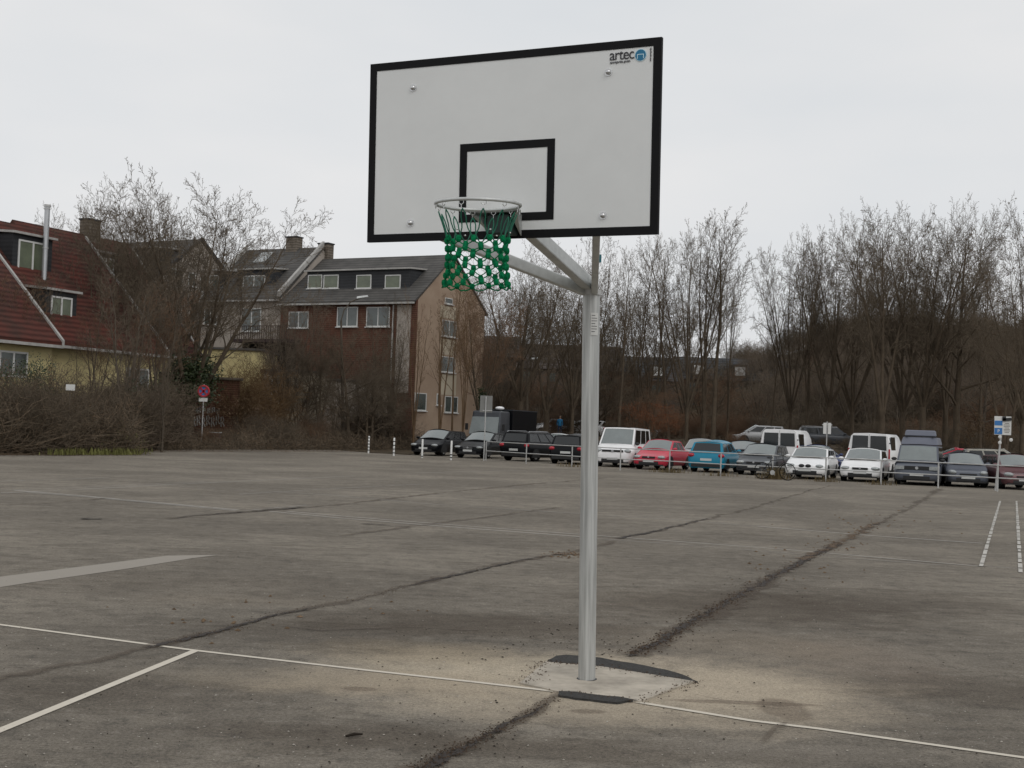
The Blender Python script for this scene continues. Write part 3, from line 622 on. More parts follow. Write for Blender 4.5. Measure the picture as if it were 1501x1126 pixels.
# ------------------------------------------------------------------ vehicles
def place_root(name,px,py,yaw,label,cat,z=0,Y=None,group='vehicles parked behind the railing'):
    p=G(px,py) if Y is None else AT(px,py,Y); p.z=z
    return empty(name,p,label,cat,group,rz=radians(yaw)), p
def patch(mb,P,u0,u1,v0,v1,off,bul,nu=6,nv=3,taper=0):
    """quad P (4 corners bl,br,tr,tl), bulged outwards by bul; off = proud distance"""
    n=((P[1]-P[0]).cross(P[3]-P[0])).normalized()
    def fn(u,v):
        U=u0+(u1-u0)*u; V=v0+(v1-v0)*v
        q=(P[0]*(1-U)+P[1]*U)*(1-V)+(P[3]*(1-U)+P[2]*U)*V
        return q+n*(off+bul*(1-(2*U-1)**2)*1.0)
    mb.grid(fn,nu,nv)
def car(root,L,W,H,pm,hood=.95,cowl=1.05,trunk=.95,ws=(.22,.52),rear=(.02,.10),sill=.20,wheel=.31,hoodz=.70,belt=.93,roofw=.78,front='plain',glass='glass',kind='car',rails=False,nose=.62,
        side_glass=True,rear_glass=True,tail_out=True):
    """x forward, y left. ws=(x of windscreen base, x of its top) as fractions from front; rear=(roof end, rear glass base) from the back"""
    hw=W/2; xf=L/2; xr=-L/2; paint=M[pm]
    xb=xf-ws[0]*L; xt=xf-ws[1]*L; rt=xr+rear[0]*L; rb=xr+rear[1]*L
    # ---- body loft
    st=[]  # (x, z bottom, z top, half width factor)
    st+= [(xf,.30,nose-.10,.70),(xf-.05,.24,nose,.84),(xf-.16,.20,nose+.04,.93),(xf-.34,sill,hoodz,.975),(xf-.60,sill,hoodz+.05,1.0)]
    nh=3
    for i in range(1,nh+1): 
        f=i/nh; x=xf-.60+(xb-(xf-.60))*f; st.append((x,sill,hoodz+.05+(belt-hoodz-.05)*f**.8,1.0))
    for f in (.25,.5,.75): st.append((xb+(rb-xb)*f,sill,belt+.03*f,1.0))
    if rb-xr>.3:
        st+= [(rb,sill,belt+.03,1.0),((rb+xr)/2,sill,trunk,.985),(xr+.14,.24,trunk-.03,.95),(xr+.04,.28,trunk-.10,.88),(xr,.34,trunk-.22,.80)]
    else:
        st+= [(rb+.02,sill,belt+.03,.99),(xr+.10,.22,belt-.02,.96),(xr+.03,.26,belt-.14,.92),(xr,.34,belt-.30,.86)]
    rings=[]; mb=MB()
    for (x,z0,z1,wf) in st:
        w=hw*wf; hh=z1-z0
        pr=[(.86,z0),(.965,z0+.10*hh+.03),(.995,z0+.42*hh),(1.0,z0+.62*hh),(.975,z0+.86*hh),(.90,z0+.965*hh),(.72,z1),(.38,z1+.012),(0,z1+.018)]
        R=[(x,w*a,z) for a,z in pr]; R+= [(x,-w*a,z) for a,z in pr[-2::-1]]
        rings.append(R)
    n=len(rings[0])
    for R in rings: mb.v+=R
    for k in range(len(rings)-1):
        for j in range(n-1): mb.f.append((k*n+j,k*n+j+1,(k+1)*n+j+1,(k+1)*n+j)); mb.m.append(0)
        mb.f.append((k*n+n-1,k*n,(k+1)*n,(k+1)*n+n-1)); mb.m.append(0)
    mb.f.append(tuple(range(n-1,-1,-1))); mb.m.append(0); q=(len(rings)-1)*n; mb.f.append(tuple(q+i for i in range(n))); mb.m.append(0)
    # ---- upper body (cabin), painted, with roof
    zb=belt-.02; bw=hw*.90; rw=hw*roofw; zr=H-.02
    A=[Vector((xb,bw,zb)),Vector((xb,-bw,zb)),Vector((xt,-rw,zr-.03)),Vector((xt,rw,zr-.03))]       # front (seen from ahead: bl.. )
    Bk=[Vector((rb,-bw,zb)),Vector((rb,bw,zb)),Vector((rt,rw*.98,zr-.05)),Vector((rt,-rw*.98,zr-.05))]
    Ls=[Vector((rb,bw,zb)),Vector((xb,bw,zb)),Vector((xt,rw,zr-.03)),Vector((rt,rw*.98,zr-.05))]; Ls=[Ls[1],Ls[0],Ls[3],Ls[2]]
    Rs=[Vector((rb,-bw,zb)),Vector((xb,-bw,zb)),Vector((xt,-rw,zr-.03)),Vector((rt,-rw*.98,zr-.05))]
    fb=.10 if kind!='box' else .04
    A=[A[1],A[0],A[3],A[2]]
    patch(mb,A,0,1,0,1,0,fb,8,2); patch(mb,[Bk[1],Bk[0],Bk[3],Bk[2]],0,1,0,1,0,.05,8,2)
    patch(mb,Ls,0,1,0,1,0,.0,4,2); patch(mb,Rs,0,1,0,1,0,.0,4,2)
    nF=(A[1]-A[0]).cross(A[3]-A[0]).normalized(); B2=[Bk[1],Bk[0],Bk[3],Bk[2]]; nB=(B2[1]-B2[0]).cross(B2[3]-B2[0]).normalized()
    def roof(u,v):
        y=(1-2*u); x=xt+(rt-xt)*v
        z=zr-.03-.02*v; w=rw*(1-.02*v)
        q=Vector((x,y*w,z+ .055*(1-abs(y)**2.6)*(sin(pi*(.12+.82*v))**.5) + .0))
        f=(1-y*y)
        if v<.001: q+=nF*fb*f; q.z=max(q.z,z)
        if v>.999: q+=nB*.05*f
        return q
    mb.grid(roof,8,8)
    body=mb.build('body',paint,root,38)
    # ---- glass
    mb=MB(); patch(mb,A,.045,.955,.05,.93,.008,fb,8,2); mb.build('windshield',M[glass],root,30)
    if rear_glass: mb=MB(); patch(mb,B2,.07,.93,.10,.90,.008,.05,8,2); mb.build('rear_window',M['glass_dark'],root,30)
    if side_glass:
        for S in (Ls,Rs):
            fl = 1 if S is Ls else -1
            SS=S if ((S[1]-S[0]).cross(S[3]-S[0])).y*fl>0 else [S[1],S[0],S[3],S[2]]
            rev = SS is not S
            for (u0,u1) in ((.05,.36),(.40,.67),(.71,.92)):
                if rev: u0,u1=1-u1,1-u0
                mb=MB(); patch(mb,SS,u0,u1,.10,.90,.008,0,2,2); mb.build('side_window',M['glass_dark'],root)
    # ---- front details
    f=Vector; LX=xf-.12
    def lamp(y,z,sx,sy,sz,m='lamp_glass',rz=0,x=None):
        mb=MB(); mb.ell((x if x is not None else LX,y,z),(sx,sy,sz),12,8,Matrix.Rotation(rz,3,'Z')); mb.build('headlight' if m=='lamp_glass' else 'tail_light',M[m],root,60)
    hz=nose-.02
    if front=='sedan':   # tall upright grille with lamps raked outwards
        for s in (-1,1): lamp(s*hw*.70,hz,.17,hw*.22,.075,rz=-s*.35)
        mb=MB(); mb.box((xf-.02,0,hz-.03),(.10,hw*.66,.15)); gr=mb.build('grille',M['plastic'],root)
        mb=MB(); mb.tube([(xf+.032,0,hz-.02),(xf+.045,0,hz-.02)],.055,14); [mb.box((xf+.034,0,hz-.03+k*.04),(.012,hw*.60,.010)) for k in (-1,0,1)]; mb.build('emblem',M['rim'],gr)
    elif front=='kidney':
        for s in (-1,1): lamp(s*hw*.66,hz+.0,.17,hw*.20,.085,rz=-s*.35)
        for s in (-1,1): mb=MB(); mb.ell((xf-.03,s*.135,hz-.0),(.07,.125,.082),14,8); mb.build('grille',M['plastic'],root,40)
    elif front=='van':
        for s in (-1,1): lamp(s*hw*.74,hz+.02,.14,hw*.20,.10,rz=-s*.3)
        mb=MB(); mb.box((xf-.03,0,hz+.02),(.10,hw*1.08,.10)); gr=mb.build('grille',M['plastic'],root); mb=MB(); mb.tube([(xf+.02,0,hz+.02),(xf+.03,0,hz+.02)],.065,14); mb.build('emblem',M['rim'],gr)
    elif front=='old_van':
        for s in (-1,1): mb=MB(); mb.box((xf-.04,s*hw*.72,hz+.04),(.14,hw*.38,.15)); mb.build('headlight',M['lamp_glass'],root)
        mb=MB(); mb.box((xf-.055,0,hz+.04),(.14,hw*1.04,.15)); gr=mb.build('grille',M['plastic'],root); mb=MB(); mb.tube([(xf+.014,0,hz+.04),(xf+.026,0,hz+.04)],.065,14); mb.build('emblem',M['rim'],gr)
    elif front=='small':
        for s in (-1,1): lamp(s*hw*.74,hz+.02,.22,hw*.17,.10,rz=-s*.55)
        mb=MB(); mb.box((xf-.02,0,hz-.05),(.08,hw*.8,.06)); mb.build('grille',M['plastic'],root)
    elif front=='rear':
        pass
    else:
        for s in (-1,1): lamp(s*hw*.69,hz,.18,hw*.23,.085,rz=-s*.38)
        mb=MB(); mb.box((xf-.02,0,hz-.01),(.09,hw*.72,.09)); gr=mb.build('grille',M['plastic'],root); mb=MB(); mb.tube([(xf+.026,0,hz+.012),(xf+.036,0,hz+.012)],.045,12); mb.build('emblem',M['rim'],gr)
    # lower intake, bumper lip, plate
    bm_= 'plastic'
    mb=MB(); mb.box((xf-.04,0,.33),(.11,hw*1.12,.13)); mb.box((xf-.10,0,.235),(.16,hw*1.62,.06)); mb.build('front_intake',M[bm_],root)
    mb=MB(); mb.box((xf+.028,0,.42 if front!='old_van' else .46),(.012,.52,.11)); mb.build('license_plate',M['plate'],root)
    for s in (-1,1): mb=MB(); mb.ell((xf-.14,s*hw*.74,.34),(.07,.11,.055),10,6); mb.build('fog_light',M['plastic'],root)
    # ---- rear details
    tz=(belt if rb-xr<=.3 else trunk)-.16
    for s in (-1,1): lamp(s*hw*.80,tz,.13,.17,.10,m='tail',rz=s*.4,x=xr+.08)
    mb=MB(); mb.box((xr-.004,0,tz-.05 if rb-xr>.3 else .60),(.012,.52,.11)); mb.build('license_plate',M['plate'],root)
    mb=MB(); mb.box((xr+.05,0,.33),(.12,hw*1.6,.14)); mb.build('rear_bumper',M['plastic'],root)
    # ---- mirrors, wheels
    for s in (-1,1):
        mb=MB(); mb.ell((xb-.22,s*(bw+.12),belt+.07),(.07,.115,.075),10,6); mb.build('mirror',paint if kind!='box' else M['plastic'],root,60)
    for x in (xf-.82 if kind=='car' else xf-.80, xr+.78):
        for s in (-1,1):
            mb=MB(); y=s*(hw-.13); mb.tube([(x,y-.11,wheel),(x,y-.09,wheel),(x,y+.09,wheel),(x,y+.11,wheel)],[wheel*.92,wheel,wheel,wheel*.92],22); wl=mb.build('wheel',M['tyre'],root,40)
            mb=MB(); mb.tube([(x,y+s*.105,wheel),(x,y+s*.116,wheel)],wheel*.62,20)
            mb.build('rim',M['rim'],wl)
            mb=MB(); 
            pts=[(x+(wheel+.055)*cos(t),s*(hw*1.004),wheel+(wheel+.055)*sin(t)) for t in [pi*i/12 for i in range(13)]]
            mb.prism([(x-(wheel+.055),s*hw*1.0,.20)]+pts[::-1]+[(x+(wheel+.055),s*hw*1.0,.20)],(0,-s*.10,0)); mb.build('wheel_arch',M['plastic'],root)
    if rails:
        for s in (-1,1): mb=MB(); mb.tube([(xt-.15,s*rw*.9,zr+.0),(xt-.25,s*rw*.92,zr+.05),(rt+.2,s*rw*.92,zr+.04),(rt+.1,s*rw*.9,zr-.01)],.018,6); mb.build('roof_rail',M['rim'],root)
    return root
# front row (pixels: middle of the car on the ground line it stands on)
YF=-90   # nose towards the camera
def C(px,py,yaw,label,cat='car',name='parked_car',d=0,Y=None,**k):
    r,p=place_root(name,px,py-3.2,yaw,label,cat,Y=Y)
    # px,py mark the near end: push the centre half a length back
    Lc=k['L']; a=radians(yaw); s=1 if sin(a)<0 else -1
    r.location=Vector((p.x-s*cos(a)*Lc/2, p.y-s*sin(a)*Lc/2, 0)); car(r,**k); r.scale=(1,1,.94 if px>1090 else .98); return r
C(620,671,-112,'black hatchback at the left end of the row, by the striped bollards',L=4.3,W=1.80,H=1.46,pm='p_black',ws=(.23,.47),rear=(.07,.03),front='plain')
C(685,675,-112,'black saloon with tall chrome grille behind the sign post',L=4.6,W=1.80,H=1.43,pm='p_black',ws=(.26,.46),rear=(.20,.13),front='sedan')
C(752,679,58,'black estate car showing its tail and red rear lamp',L=4.5,W=1.84,H=1.56,pm='p_black',ws=(.24,.44),rear=(.06,.02),belt=1.0,front='plain',rails=True)
C(828,684,72,'black estate car with pale number plate just left of the pole',L=4.4,W=1.76,H=1.50,pm='p_black',ws=(.24,.44),rear=(.08,.03),belt=.95,front='plain')
C(897,688,-108,'white passenger van with black grille right of the pole','van','parked_van',L=4.9,W=1.92,H=1.98,pm='p_white',ws=(.15,.29),rear=(.01,.02),belt=1.10,hoodz=.92,nose=.80,roofw=.80,wheel=.34,front='van',kind='box')
C(950,692,-115,'faded red pickup hatchback in the front row',L=4.2,W=1.68,H=1.42,pm='p_red',ws=(.24,.42),rear=(.30,.22),front='plain',roofw=.74)
C(1034,696,68,'teal hatchback parked tail first',L=4.0,W=1.70,H=1.45,pm='p_teal',ws=(.22,.44),rear=(.09,.02),belt=.95,front='plain')
C(1104,700,-113,'dark grey hatchback behind the leaning bicycle',L=4.2,W=1.75,H=1.46,pm='p_grey',ws=(.22,.45),rear=(.08,.03),front='plain')
C(1179,706,-111,'white hatchback with twin kidney grille',L=4.24,W=1.76,H=1.40,pm='p_white',ws=(.27,.46),rear=(.08,.03),front='kidney')
C(1260,710,-111,'white hatchback with broad black grille in front of a white van',L=4.2,W=1.72,H=1.45,pm='p_white',ws=(.22,.44),rear=(.08,.03),front='plain')
cv=C(1343,715,-111,'slate grey camper van with raised roof box','camper van','camper_van',L=4.8,W=1.80,H=1.74,pm='p_slate',ws=(.11,.23),rear=(.01,.02),belt=1.02,hoodz=.88,nose=.72,roofw=.82,wheel=.33,front='old_van',kind='box')
C(1419,718,-103,'small blue-grey hatchback with round oval lamps',L=3.7,W=1.62,H=1.42,pm='p_slate',ws=(.20,.42),rear=(.08,.03),front='small',roofw=.74)
C(1503,722,-94,'maroon small car cut by the right edge of the picture',L=3.8,W=1.66,H=1.44,pm='p_maroon',ws=(.20,.42),rear=(.08,.03),front='small')
# camper roof box
mb=MB()
def rb_(x0,x1,w0,w1,z0,z1): return [Vector(q) for q in ((x1,-w0,z0),(x0,-w0,z0),(x0,w0,z0),(x1,w0,z0),(x1+.1,-w1,z1),(x0-.32,-w1,z1),(x0-.32,w1,z1),(x1+.1,w1,z1))]
mb.hexa(rb_(1.15,-2.3,.74,.66,1.72,2.06)); rbx=mb.build('raised_roof',M['p_camper'],cv)
md=rbx.modifiers.new('b','BEVEL'); md.width=.05; md.segments=2
mb=MB(); mb.hexa([Vector(q) for q in ((.10,-.62,2.10),(.75,-.62,2.10),(.75,.62,2.10),(.10,.62,2.10),(.10,-.58,2.36),(.58,-.58,2.36),(.58,.58,2.36),(.10,.58,2.36))]); o=mb.build('roof_box',M['p_camper'],cv); md=o.modifiers.new('b','BEVEL'); md.width=.04
mb=MB(); [mb.box((.7,s*.5,2.08),(.5,.05,.05)) for s in (-1,1)]; mb.box((.82,0,2.085),(.04,1.4,.03)); mb.build('roof_rack',M['plastic'],cv)
# second row behind
C(803,668,-110,'white car half hidden between two black estates',L=4.1,W=1.7,H=1.46,pm='p_white',front='plain',Y=82)
C(1018,672,-108,'silver car half hidden behind the teal hatchback',L=4.2,W=1.72,H=1.50,pm='p_silver',front='plain',Y=70)
C(1086,676,-104,'grey car half hidden behind the dark grey hatchback',L=4.2,W=1.72,H=1.46,pm='p_grey',front='plain',Y=70)
C(1222,690,-80,'dark blue car with red rear lamp behind the kidney-grille hatchback',L=4.2,W=1.74,H=1.46,pm='p_blue',front='plain',Y=66)
def tallvan(px,Y,yaw,label,pm='p_white',H=2.5,L=5.4,W=1.98):
    r,p=place_root('parked_van',px,690,yaw,label,'van',Y=Y); a=radians(yaw); r.location=Vector((p.x+cos(a)*L/2,p.y+sin(a)*L/2,0))
    xr=-L/2; hw=W/2; mb=MB()
    # body: rounded box narrowing towards the roof, nose sloping
    prof=[(hw*.96,.35),(hw,.75),(hw*.99,1.25),(hw*.93,H-.45),(hw*.86,H-.12),(hw*.74,H),(0,H+.03)]
    secs=[(xr,.985,0),(xr+.05,1,0),(L/2-1.6,1,0),(L/2-1.0,.98,-.55),(L/2-.25,.95,-1.35),(L/2,.85,-1.6)]
    rings=[]
    for x,wf,dz in secs:
        R=[(x,w*wf,max(.36,z if dz==0 else min(z,H+dz+ (z/H)*.25))) for w,z in prof]; R=R+[(x,-a_,c_) for _,a_,c_ in R[-2::-1]]; rings.append(R)
    n=len(rings[0])
    for R in rings: mb.v+=R
    for k in range(len(rings)-1):
        for j in range(n-1): mb.f.append((k*n+j,k*n+j+1,(k+1)*n+j+1,(k+1)*n+j)); mb.m.append(0)
        mb.f.append((k*n+n-1,k*n,(k+1)*n,(k+1)*n+n-1)); mb.m.append(0)
    mb.f.append(tuple(range(n-1,-1,-1))); mb.m.append(0); q=(len(rings)-1)*n; mb.f.append(tuple(q+i for i in range(n))); mb.m.append(0)
    mb.build('body',M[pm],r,35)
    for s in (-1,1):
        mb=MB(); mb.prism([(xr-.006,s*.05,1.28),(xr-.006,s*.80,1.28),(xr-.006,s*.76,1.95),(xr-.006,s*.05,1.95)],(-.012,0,0)); mb.build('rear_window',M['glass_dark'],r)
        mb=MB(); mb.box((xr-.012,s*.93,1.12),(.05,.07,.45)); mb.build('tail_light',M['tail'],r)
        mb=MB(); mb.prism([(xr+.35,s*.965*hw,1.30),(xr+1.75,s*.965*hw,1.30),(xr+1.75,s*.915*hw,1.92),(xr+.35,s*.915*hw,1.92)],(0,s*.03,0)); mb.build('side_window',M['glass_dark'],r)
        mb=MB(); mb.box((xr-.012,s*.94,1.62),(.03,.05,.06)); mb.build('hinge',M['plastic'],r)
    mb=MB(); mb.box((xr-.008,0,(H+.55)/2),(.012,.02,H-.62)); mb.build('door_seam',M['steel'],r)
    mb=MB(); mb.box((xr-.02,.14,1.10),(.03,.16,.06)); mb.build('handle',M['plastic'],r)
    mb=MB(); mb.box((xr-.02,0,.48),(.16,W*.93,.20)); mb.build('rear_bumper',M['plastic'],r)
    for x in (xr+.95,L/2-.9):
        for s in (-1,1): mb=MB(); mb.tube([(x,s*(hw-.22),.35),(x,s*(hw-.01),.35)],.35,18); mb.build('wheel',M['tyre'],r,40)
    return r
tallvan(1141,66,68,'tall white panel van, rear doors, behind the dark grey hatchback',H=2.12)
tallvan(1273,61,66,'tall white panel van, rear doors, behind the broad-grilled white hatchback',H=2.05)
# dark box truck at the left
def boxtruck(px,Y,yaw):
    r,p=place_root('parked_truck',px,670,yaw,'dark box lorry with big flat windscreen behind the black saloon','truck',Y=Y); W=2.3; hw=W/2
    mb=MB(); mb.hexa([Vector(q) for q in ((-.2,-hw*.95,.5),(1.7,-hw*.93,.5),(1.7,hw*.93,.5),(-.2,hw*.95,.5),(-.2,-hw*.92,2.75),(1.25,-hw*.85,2.75),(1.25,hw*.85,2.75),(-.2,hw*.92,2.75))]); o=mb.build('cab',M['p_grey'],r); md=o.modifiers.new('b','BEVEL'); md.width=.12; md.segments=3
    q=[Vector((1.69,-hw*.86,1.25)),Vector((1.69,hw*.86,1.25)),Vector((1.36,hw*.80,2.35)),Vector((1.36,-hw*.80,2.35))]; n=Vector((.956,0,.29)); mb=MB(); mb.prism([a-n*.02 for a in q],n*.05); mb.build('windshield',M['glass'],r)
    mb=MB(); mb.box((-2.5,0,1.75),(4.4,W*1.02,2.15)); mb.build('cargo_box',M['p_black'],r)
    mb=MB(); mb.box((-2.5,0,2.85),(4.5,W*1.04,.06)); mb.build('roof_edge',M['p_grey'],r)
    mb=MB(); mb.ell((-.2,.3,2.95),(.35,.3,.13),12,6); mb.build('roof_vent',M['p_white'],r)
    for s in (-1,1):
        mb=MB(); mb.box((1.68,s*.85,.85),(.06,.35,.18)); mb.build('headlight',M['lamp_glass'],r); mb=MB(); mb.box((1.45,s*(hw+.12),1.7),(.08,.18,.42)); mb.build('mirror',M['plastic'],r)
        for x in (1.0,-3.4): mb=MB(); mb.tube([(x,s*(hw-.3),.42),(x,s*(hw-.02),.42)],.42,18); mb.build('wheel',M['tyre'],r,40)
    mb=MB(); mb.box((1.70,0,.6),(.08,W*.9,.25)); mb.build('bumper',M['plastic'],r)
    return r
boxtruck(722,84,-112)
# far cars side-on up on the bank
def bank_z(x,y):
    def ss(a,b,v): t=max(0,min(1,(v-a)/(b-a))); return t*t*(3-2*t)
    z=1.15*ss(84,96,y)*ss(-8,-1,x)
    # wooded hill on the right
    cx,cy=66,200
    d=sqrt(((x-cx)/62)**2+((y-cy)/75)**2); z+=15.2*ss(1.0,.22,d)
    return z
def far(px,Y,yaw,label,name='parked_car',**k):
    r,p=place_root(name,px,650,yaw,label,'car',Y=Y,group='cars on the road behind the lot'); r.location.z=bank_z(p.x,p.y)+.02; car(r,**k); return r
far(1113,108,176,'silver hatchback side-on on the road beyond the tall white van',L=4.3,W=1.7,H=1.5,pm='p_silver',ws=(.22,.42),rear=(.08,.03))
far(1213,100,3,'dark estate car side-on beyond the kidney-grille hatchback',L=4.7,W=1.76,H=1.5,pm='p_grey',ws=(.22,.38),rear=(.08,.03),rails=True)
far(808,118,200,'silver car on the far road left of the pole',L=4.4,W=1.7,H=1.5,pm='p_silver')
far(852,116,170,'white car on the far road touching the pole',L=4.3,W=1.7,H=1.5,pm='p_white')
far(984,125,190,'pale van-like car on the far road above the red car',L=4.3,W=1.7,H=1.6,pm='p_silver')
far(1033,125,185,'maroon car on the far road between two trunks',L=4.2,W=1.7,H=1.45,pm='p_maroon')
far(1399,78,170,'red car behind the slate grey camper van',L=4.2,W=1.7,H=1.45,pm='p_red')
far(1461,74,-8,'beige hatchback side-on behind the ticket sign',L=4.2,W=1.7,H=1.48,pm='p_beige',ws=(.22,.42),rear=(.10,.04))
# ------------------------------------------------------------------ railing
FP=[(648,668),(712,674),(771,678.5),(838,683),(909,688),(981,691.5),(1056,696.5),(1132,700.5),(1210,705),(1291,709.5),(1375,714),(1462,719),(1552,724)]
FW=[G(p[0],p[1]+1.5) for p in FP[1:]]
fr=empty('railing',FW[0],'long grey steel railing with two rails along the front of the parked cars','railing'); fo=FW[0]
for p in FW:
    mb=MB(); mb.tube([(p.x,p.y,-.1),(p.x,p.y,.98)],.03,10); mb.build('post',M['steel'],fr,40,org=fo)
for z in (.97,.50):
    mb=MB(); mb.tube([(p.x,p.y,z) for p in FW],.022,8); mb.build('rail',M['steel'],fr,40,org=fo)
for (px,py,st) in ((540,664.5,5),(577,668.5,4),(618.5,671,1),(661,674.5,2)):
    p=G(px,py); r=empty('bollard',p,{5:'striped white bollard, leftmost of the four',4:'striped white bollard, second from the left',1:'plain white bollard in front of the black hatchback',2:'white bollard with one dark band near its foot'}[st],'bollard','white bollards at the left end of the cars')
    mb=MB(); mb.tube([(0,0,0),(0,0,.93),(0,0,.96)],[.05,.05,.035],12); b_=mb.build('post',M['white'],r,40)
    for k in range(st):
        z={5:.15+k*.17,4:.14+k*.2,1:.05,2:.10+k*.14}[st]; mb=MB(); mb.tube([(0,0,z),(0,0,z+.05)],.0525,12); mb.build('band',M['black_paint'],b_,40)
# ------------------------------------------------------------------ signs
def post(r,h,rad=.03,m='steel',k=10): mb=MB(); mb.tube([(0,0,0),(0,0,h)],rad,k); return mb.build('post',M[m],r,40)
def face(r,yaw): pass
p=G(709,675.5); r=empty('traffic_sign',p,'tall grey sign seen from behind beside the black saloon','sign'); h=ZT(712,580,p.y)
post(r,h-.05); mb=MB(); mb.box((.02,.05,h-.42),(.62,.02,.84),Matrix.Rotation(.12,3,'Z')); mb.build('sign_panel',M['sign_back'],r)
mb=MB(); mb.box((.02,.03,h-.75),(.64,.02,.04)); mb.build('bracket',M['steel'],r)
p=G(295,657); r=empty('no_stopping_sign',p,'round red-edged blue no stopping sign with white plate','sign'); h=ZT(296,562,p.y); h2=ZT(296,588,p.y)
post(r,h-.05,.03,'steel'); zc=ZT(296,573.5,p.y)
mb=MB(); mb.tube([(0,-.05,zc),(0,-.035,zc)],.32,28); mb.build('sign_disc',M['blue_sign'],r,40)
mb=MB(); mb.ring([(.285*cos(2*pi*i/28),-.055,zc+.285*sin(2*pi*i/28)) for i in range(28)],.055,6)
for s in (-1,1): mb.box((0,-.056,zc),(.54,.02,.10),Matrix.Rotation(s*pi/4,3,'Y'))
mb.build('red_ring_and_cross',M['red_sign'],r,50)
mb=MB(); mb.box((0,-.045,ZT(296,586,p.y)),(.46,.015,.20)); mb.build('white_plate',M['paper'],r)
p=G(96,666); r=empty('small_sign',p,'small white plate on a leaning stake in the bushes','sign'); top=AT(104,563,p.y)-p
mb=MB(); mb.tube([(0,0,0),tuple(top)],.025,8); mb.build('post',M['bark_grey'],r,40); mb=MB(); mb.box((top.x,-.04,ZT(103,568,p.y)),(.36,.015,.24)); mb.build('white_plate',M['paper'],r)
# ticket / parking sign at the right
p=G(1459,719.5); r=empty('parking_sign',p,'blue and white parking notice board on a tall post at the right','sign'); Ys=p.y
a=AT(1457,610,Ys); b=AT(1481,638,Ys); t0=AT(1470,608,Ys)
mb=MB(); mb.tube([(0,0,0),(t0.x-p.x,0,t0.z-.1)],.035,10); mb.build('post',M['steel'],r,40)
cx=(a.x+b.x)/2-p.x; cz=(a.z+b.z)/2; wd=b.x-a.x; hd=a.z-b.z
mb=MB(); mb.box((cx,-.06,cz),(wd,.02,hd)); pn=mb.build('sign_panel',M['paper'],r)
mb=MB(); mb.box((cx-wd*.26,-.073,cz+hd*.13),(wd*.46,.006,hd*.26)); mb.build('blue_field',M['blue_sign'],pn); mb=MB(); mb.box((cx-wd*.26,-.073,cz-hd*.30),(wd*.46,.006,hd*.34)); mb.build('blue_field',M['blue_sign'],pn)
def sgn_text(body,size,x,z,parent): 
    return text(body,size,0,0,M['white'],'lettering',parent,.002,to=lambda X,Y,Z:(x+X,-.078-Z,z+Y))
sgn_text('P',hd*.24,cx-wd*.32,cz-hd*.38,pn)
mb=MB()
for k in range(7): mb.box((cx+wd*.24,-.073,cz+hd*(.12-k*.08)),(wd*(.36 if k%3 else .26),.005,hd*.025))
mb.build('print',M['bark_grey'],pn)
mb=MB(); mb.box((cx+wd*.22,-.10,cz+hd*.34),(wd*.50,.05,.11),Matrix.Rotation(-.1,3,'Y')); mb.box((cx+wd*.05,-.10,cz+hd*.38),(.12,.05,.16)); mb.build('bracket',M['plastic'],r)
for (dx,dz) in ((-.10,-.08),(-.1,-.30),(.32,-.18)):
    mb=MB(); mb.ell((cx+dx,-.07,cz-hd/2+dz),(.07,.03,.07),10,6); mb.build('sticker',M['paper'],r)
p=AT(1211,668,72); p.z=0; r=empty('parking_sign',p,'pair of narrow pale notices on a post behind the kidney-grille hatchback','sign'); h=ZT(1211,618,72)
post(r,h,.03); 
for s in (-1,1): mb=MB(); mb.box((s*.13,-.05,h-.38),(.17,.02,.62)); mb.build('sign_panel',M['paper'],r)
mb=MB(); mb.box((0,-.04,h-.18),(.55,.02,.06)); mb.build('bracket',M['steel'],r)
# small bin by the graffiti wall
p=G(315,657); r=empty('litter_bin',p,'small dark litter bin with open mouth below the graffiti wall','litter bin'); z=ZT(315,634,p.y)
mb=MB(); mb.tube([(0,0,0),(0,0,z-.5)],.03,8); mb.build('post',M['steel'],r); mb=MB(); mb.hexa([Vector(q) for q in ((-.22,-.18,z-.65),(.22,-.18,z-.65),(.22,.18,z-.65),(-.22,.18,z-.65),(-.26,-.2,z-.08),(.26,-.2,z-.08),(.26,.2,z-.08),(-.26,.2,z-.08))]); mb.build('bin_body',M['wood_dark'],r); mb=MB(); mb.box((0,0,z),(.62,.45,.04)); mb.build('lid',M['galv_side'],r)
# ------------------------------------------------------------------ street lamps
def lamp_post(px,py,pt,Y,arm,label,hd_px):
    p=AT(px,py,Y); p.z=bank_z(p.x,p.y) if px>700 else 0
    r=empty('street_lamp',p,label,'street lamp','street lamps'); t=AT(*pt,Y)-p; e=AT(*arm,Y)-p
    mb=MB(); bx=t.x
    mb.tube([(0,0,0),(bx*.5,0,t.z*.5),(bx,0,t.z)],[.12,.09,.06],12); mb.build('pole',M['bark_grey'],r,40)
    mb=MB(); mb.tube([(bx,0,t.z),(bx+(e.x-bx)*.10,0,t.z+(e.z-t.z)*.45),(bx+(e.x-bx)*.35,0,t.z+(e.z-t.z)*.8),(bx+(e.x-bx)*.72,0,e.z-.06),(e.x-.5,0,e.z-.02)],.035,8); mb.build('arm',M['bark_grey'],r,40)
    mb=MB(); hl=hd_px/FPX*Y; mb.hexa([Vector(q) for q in ((e.x-hl,-.13,e.z-.14),(e.x,-.10,e.z+.02),(e.x,.10,e.z+.02),(e.x-hl,.13,e.z-.14),(e.x-hl,-.08,e.z+.03),(e.x-.05,-.06,e.z+.14),(e.x-.05,.06,e.z+.14),(e.x-hl,.08,e.z+.03))]); o=mb.build('lamp_head',M['galv'],r); md=o.modifiers.new('b','BEVEL'); md.width=.03
    return r
lamp_post(504,656,(500,470),84,(540,436),'tall curved street lamp in front of the brick apartment block',17)
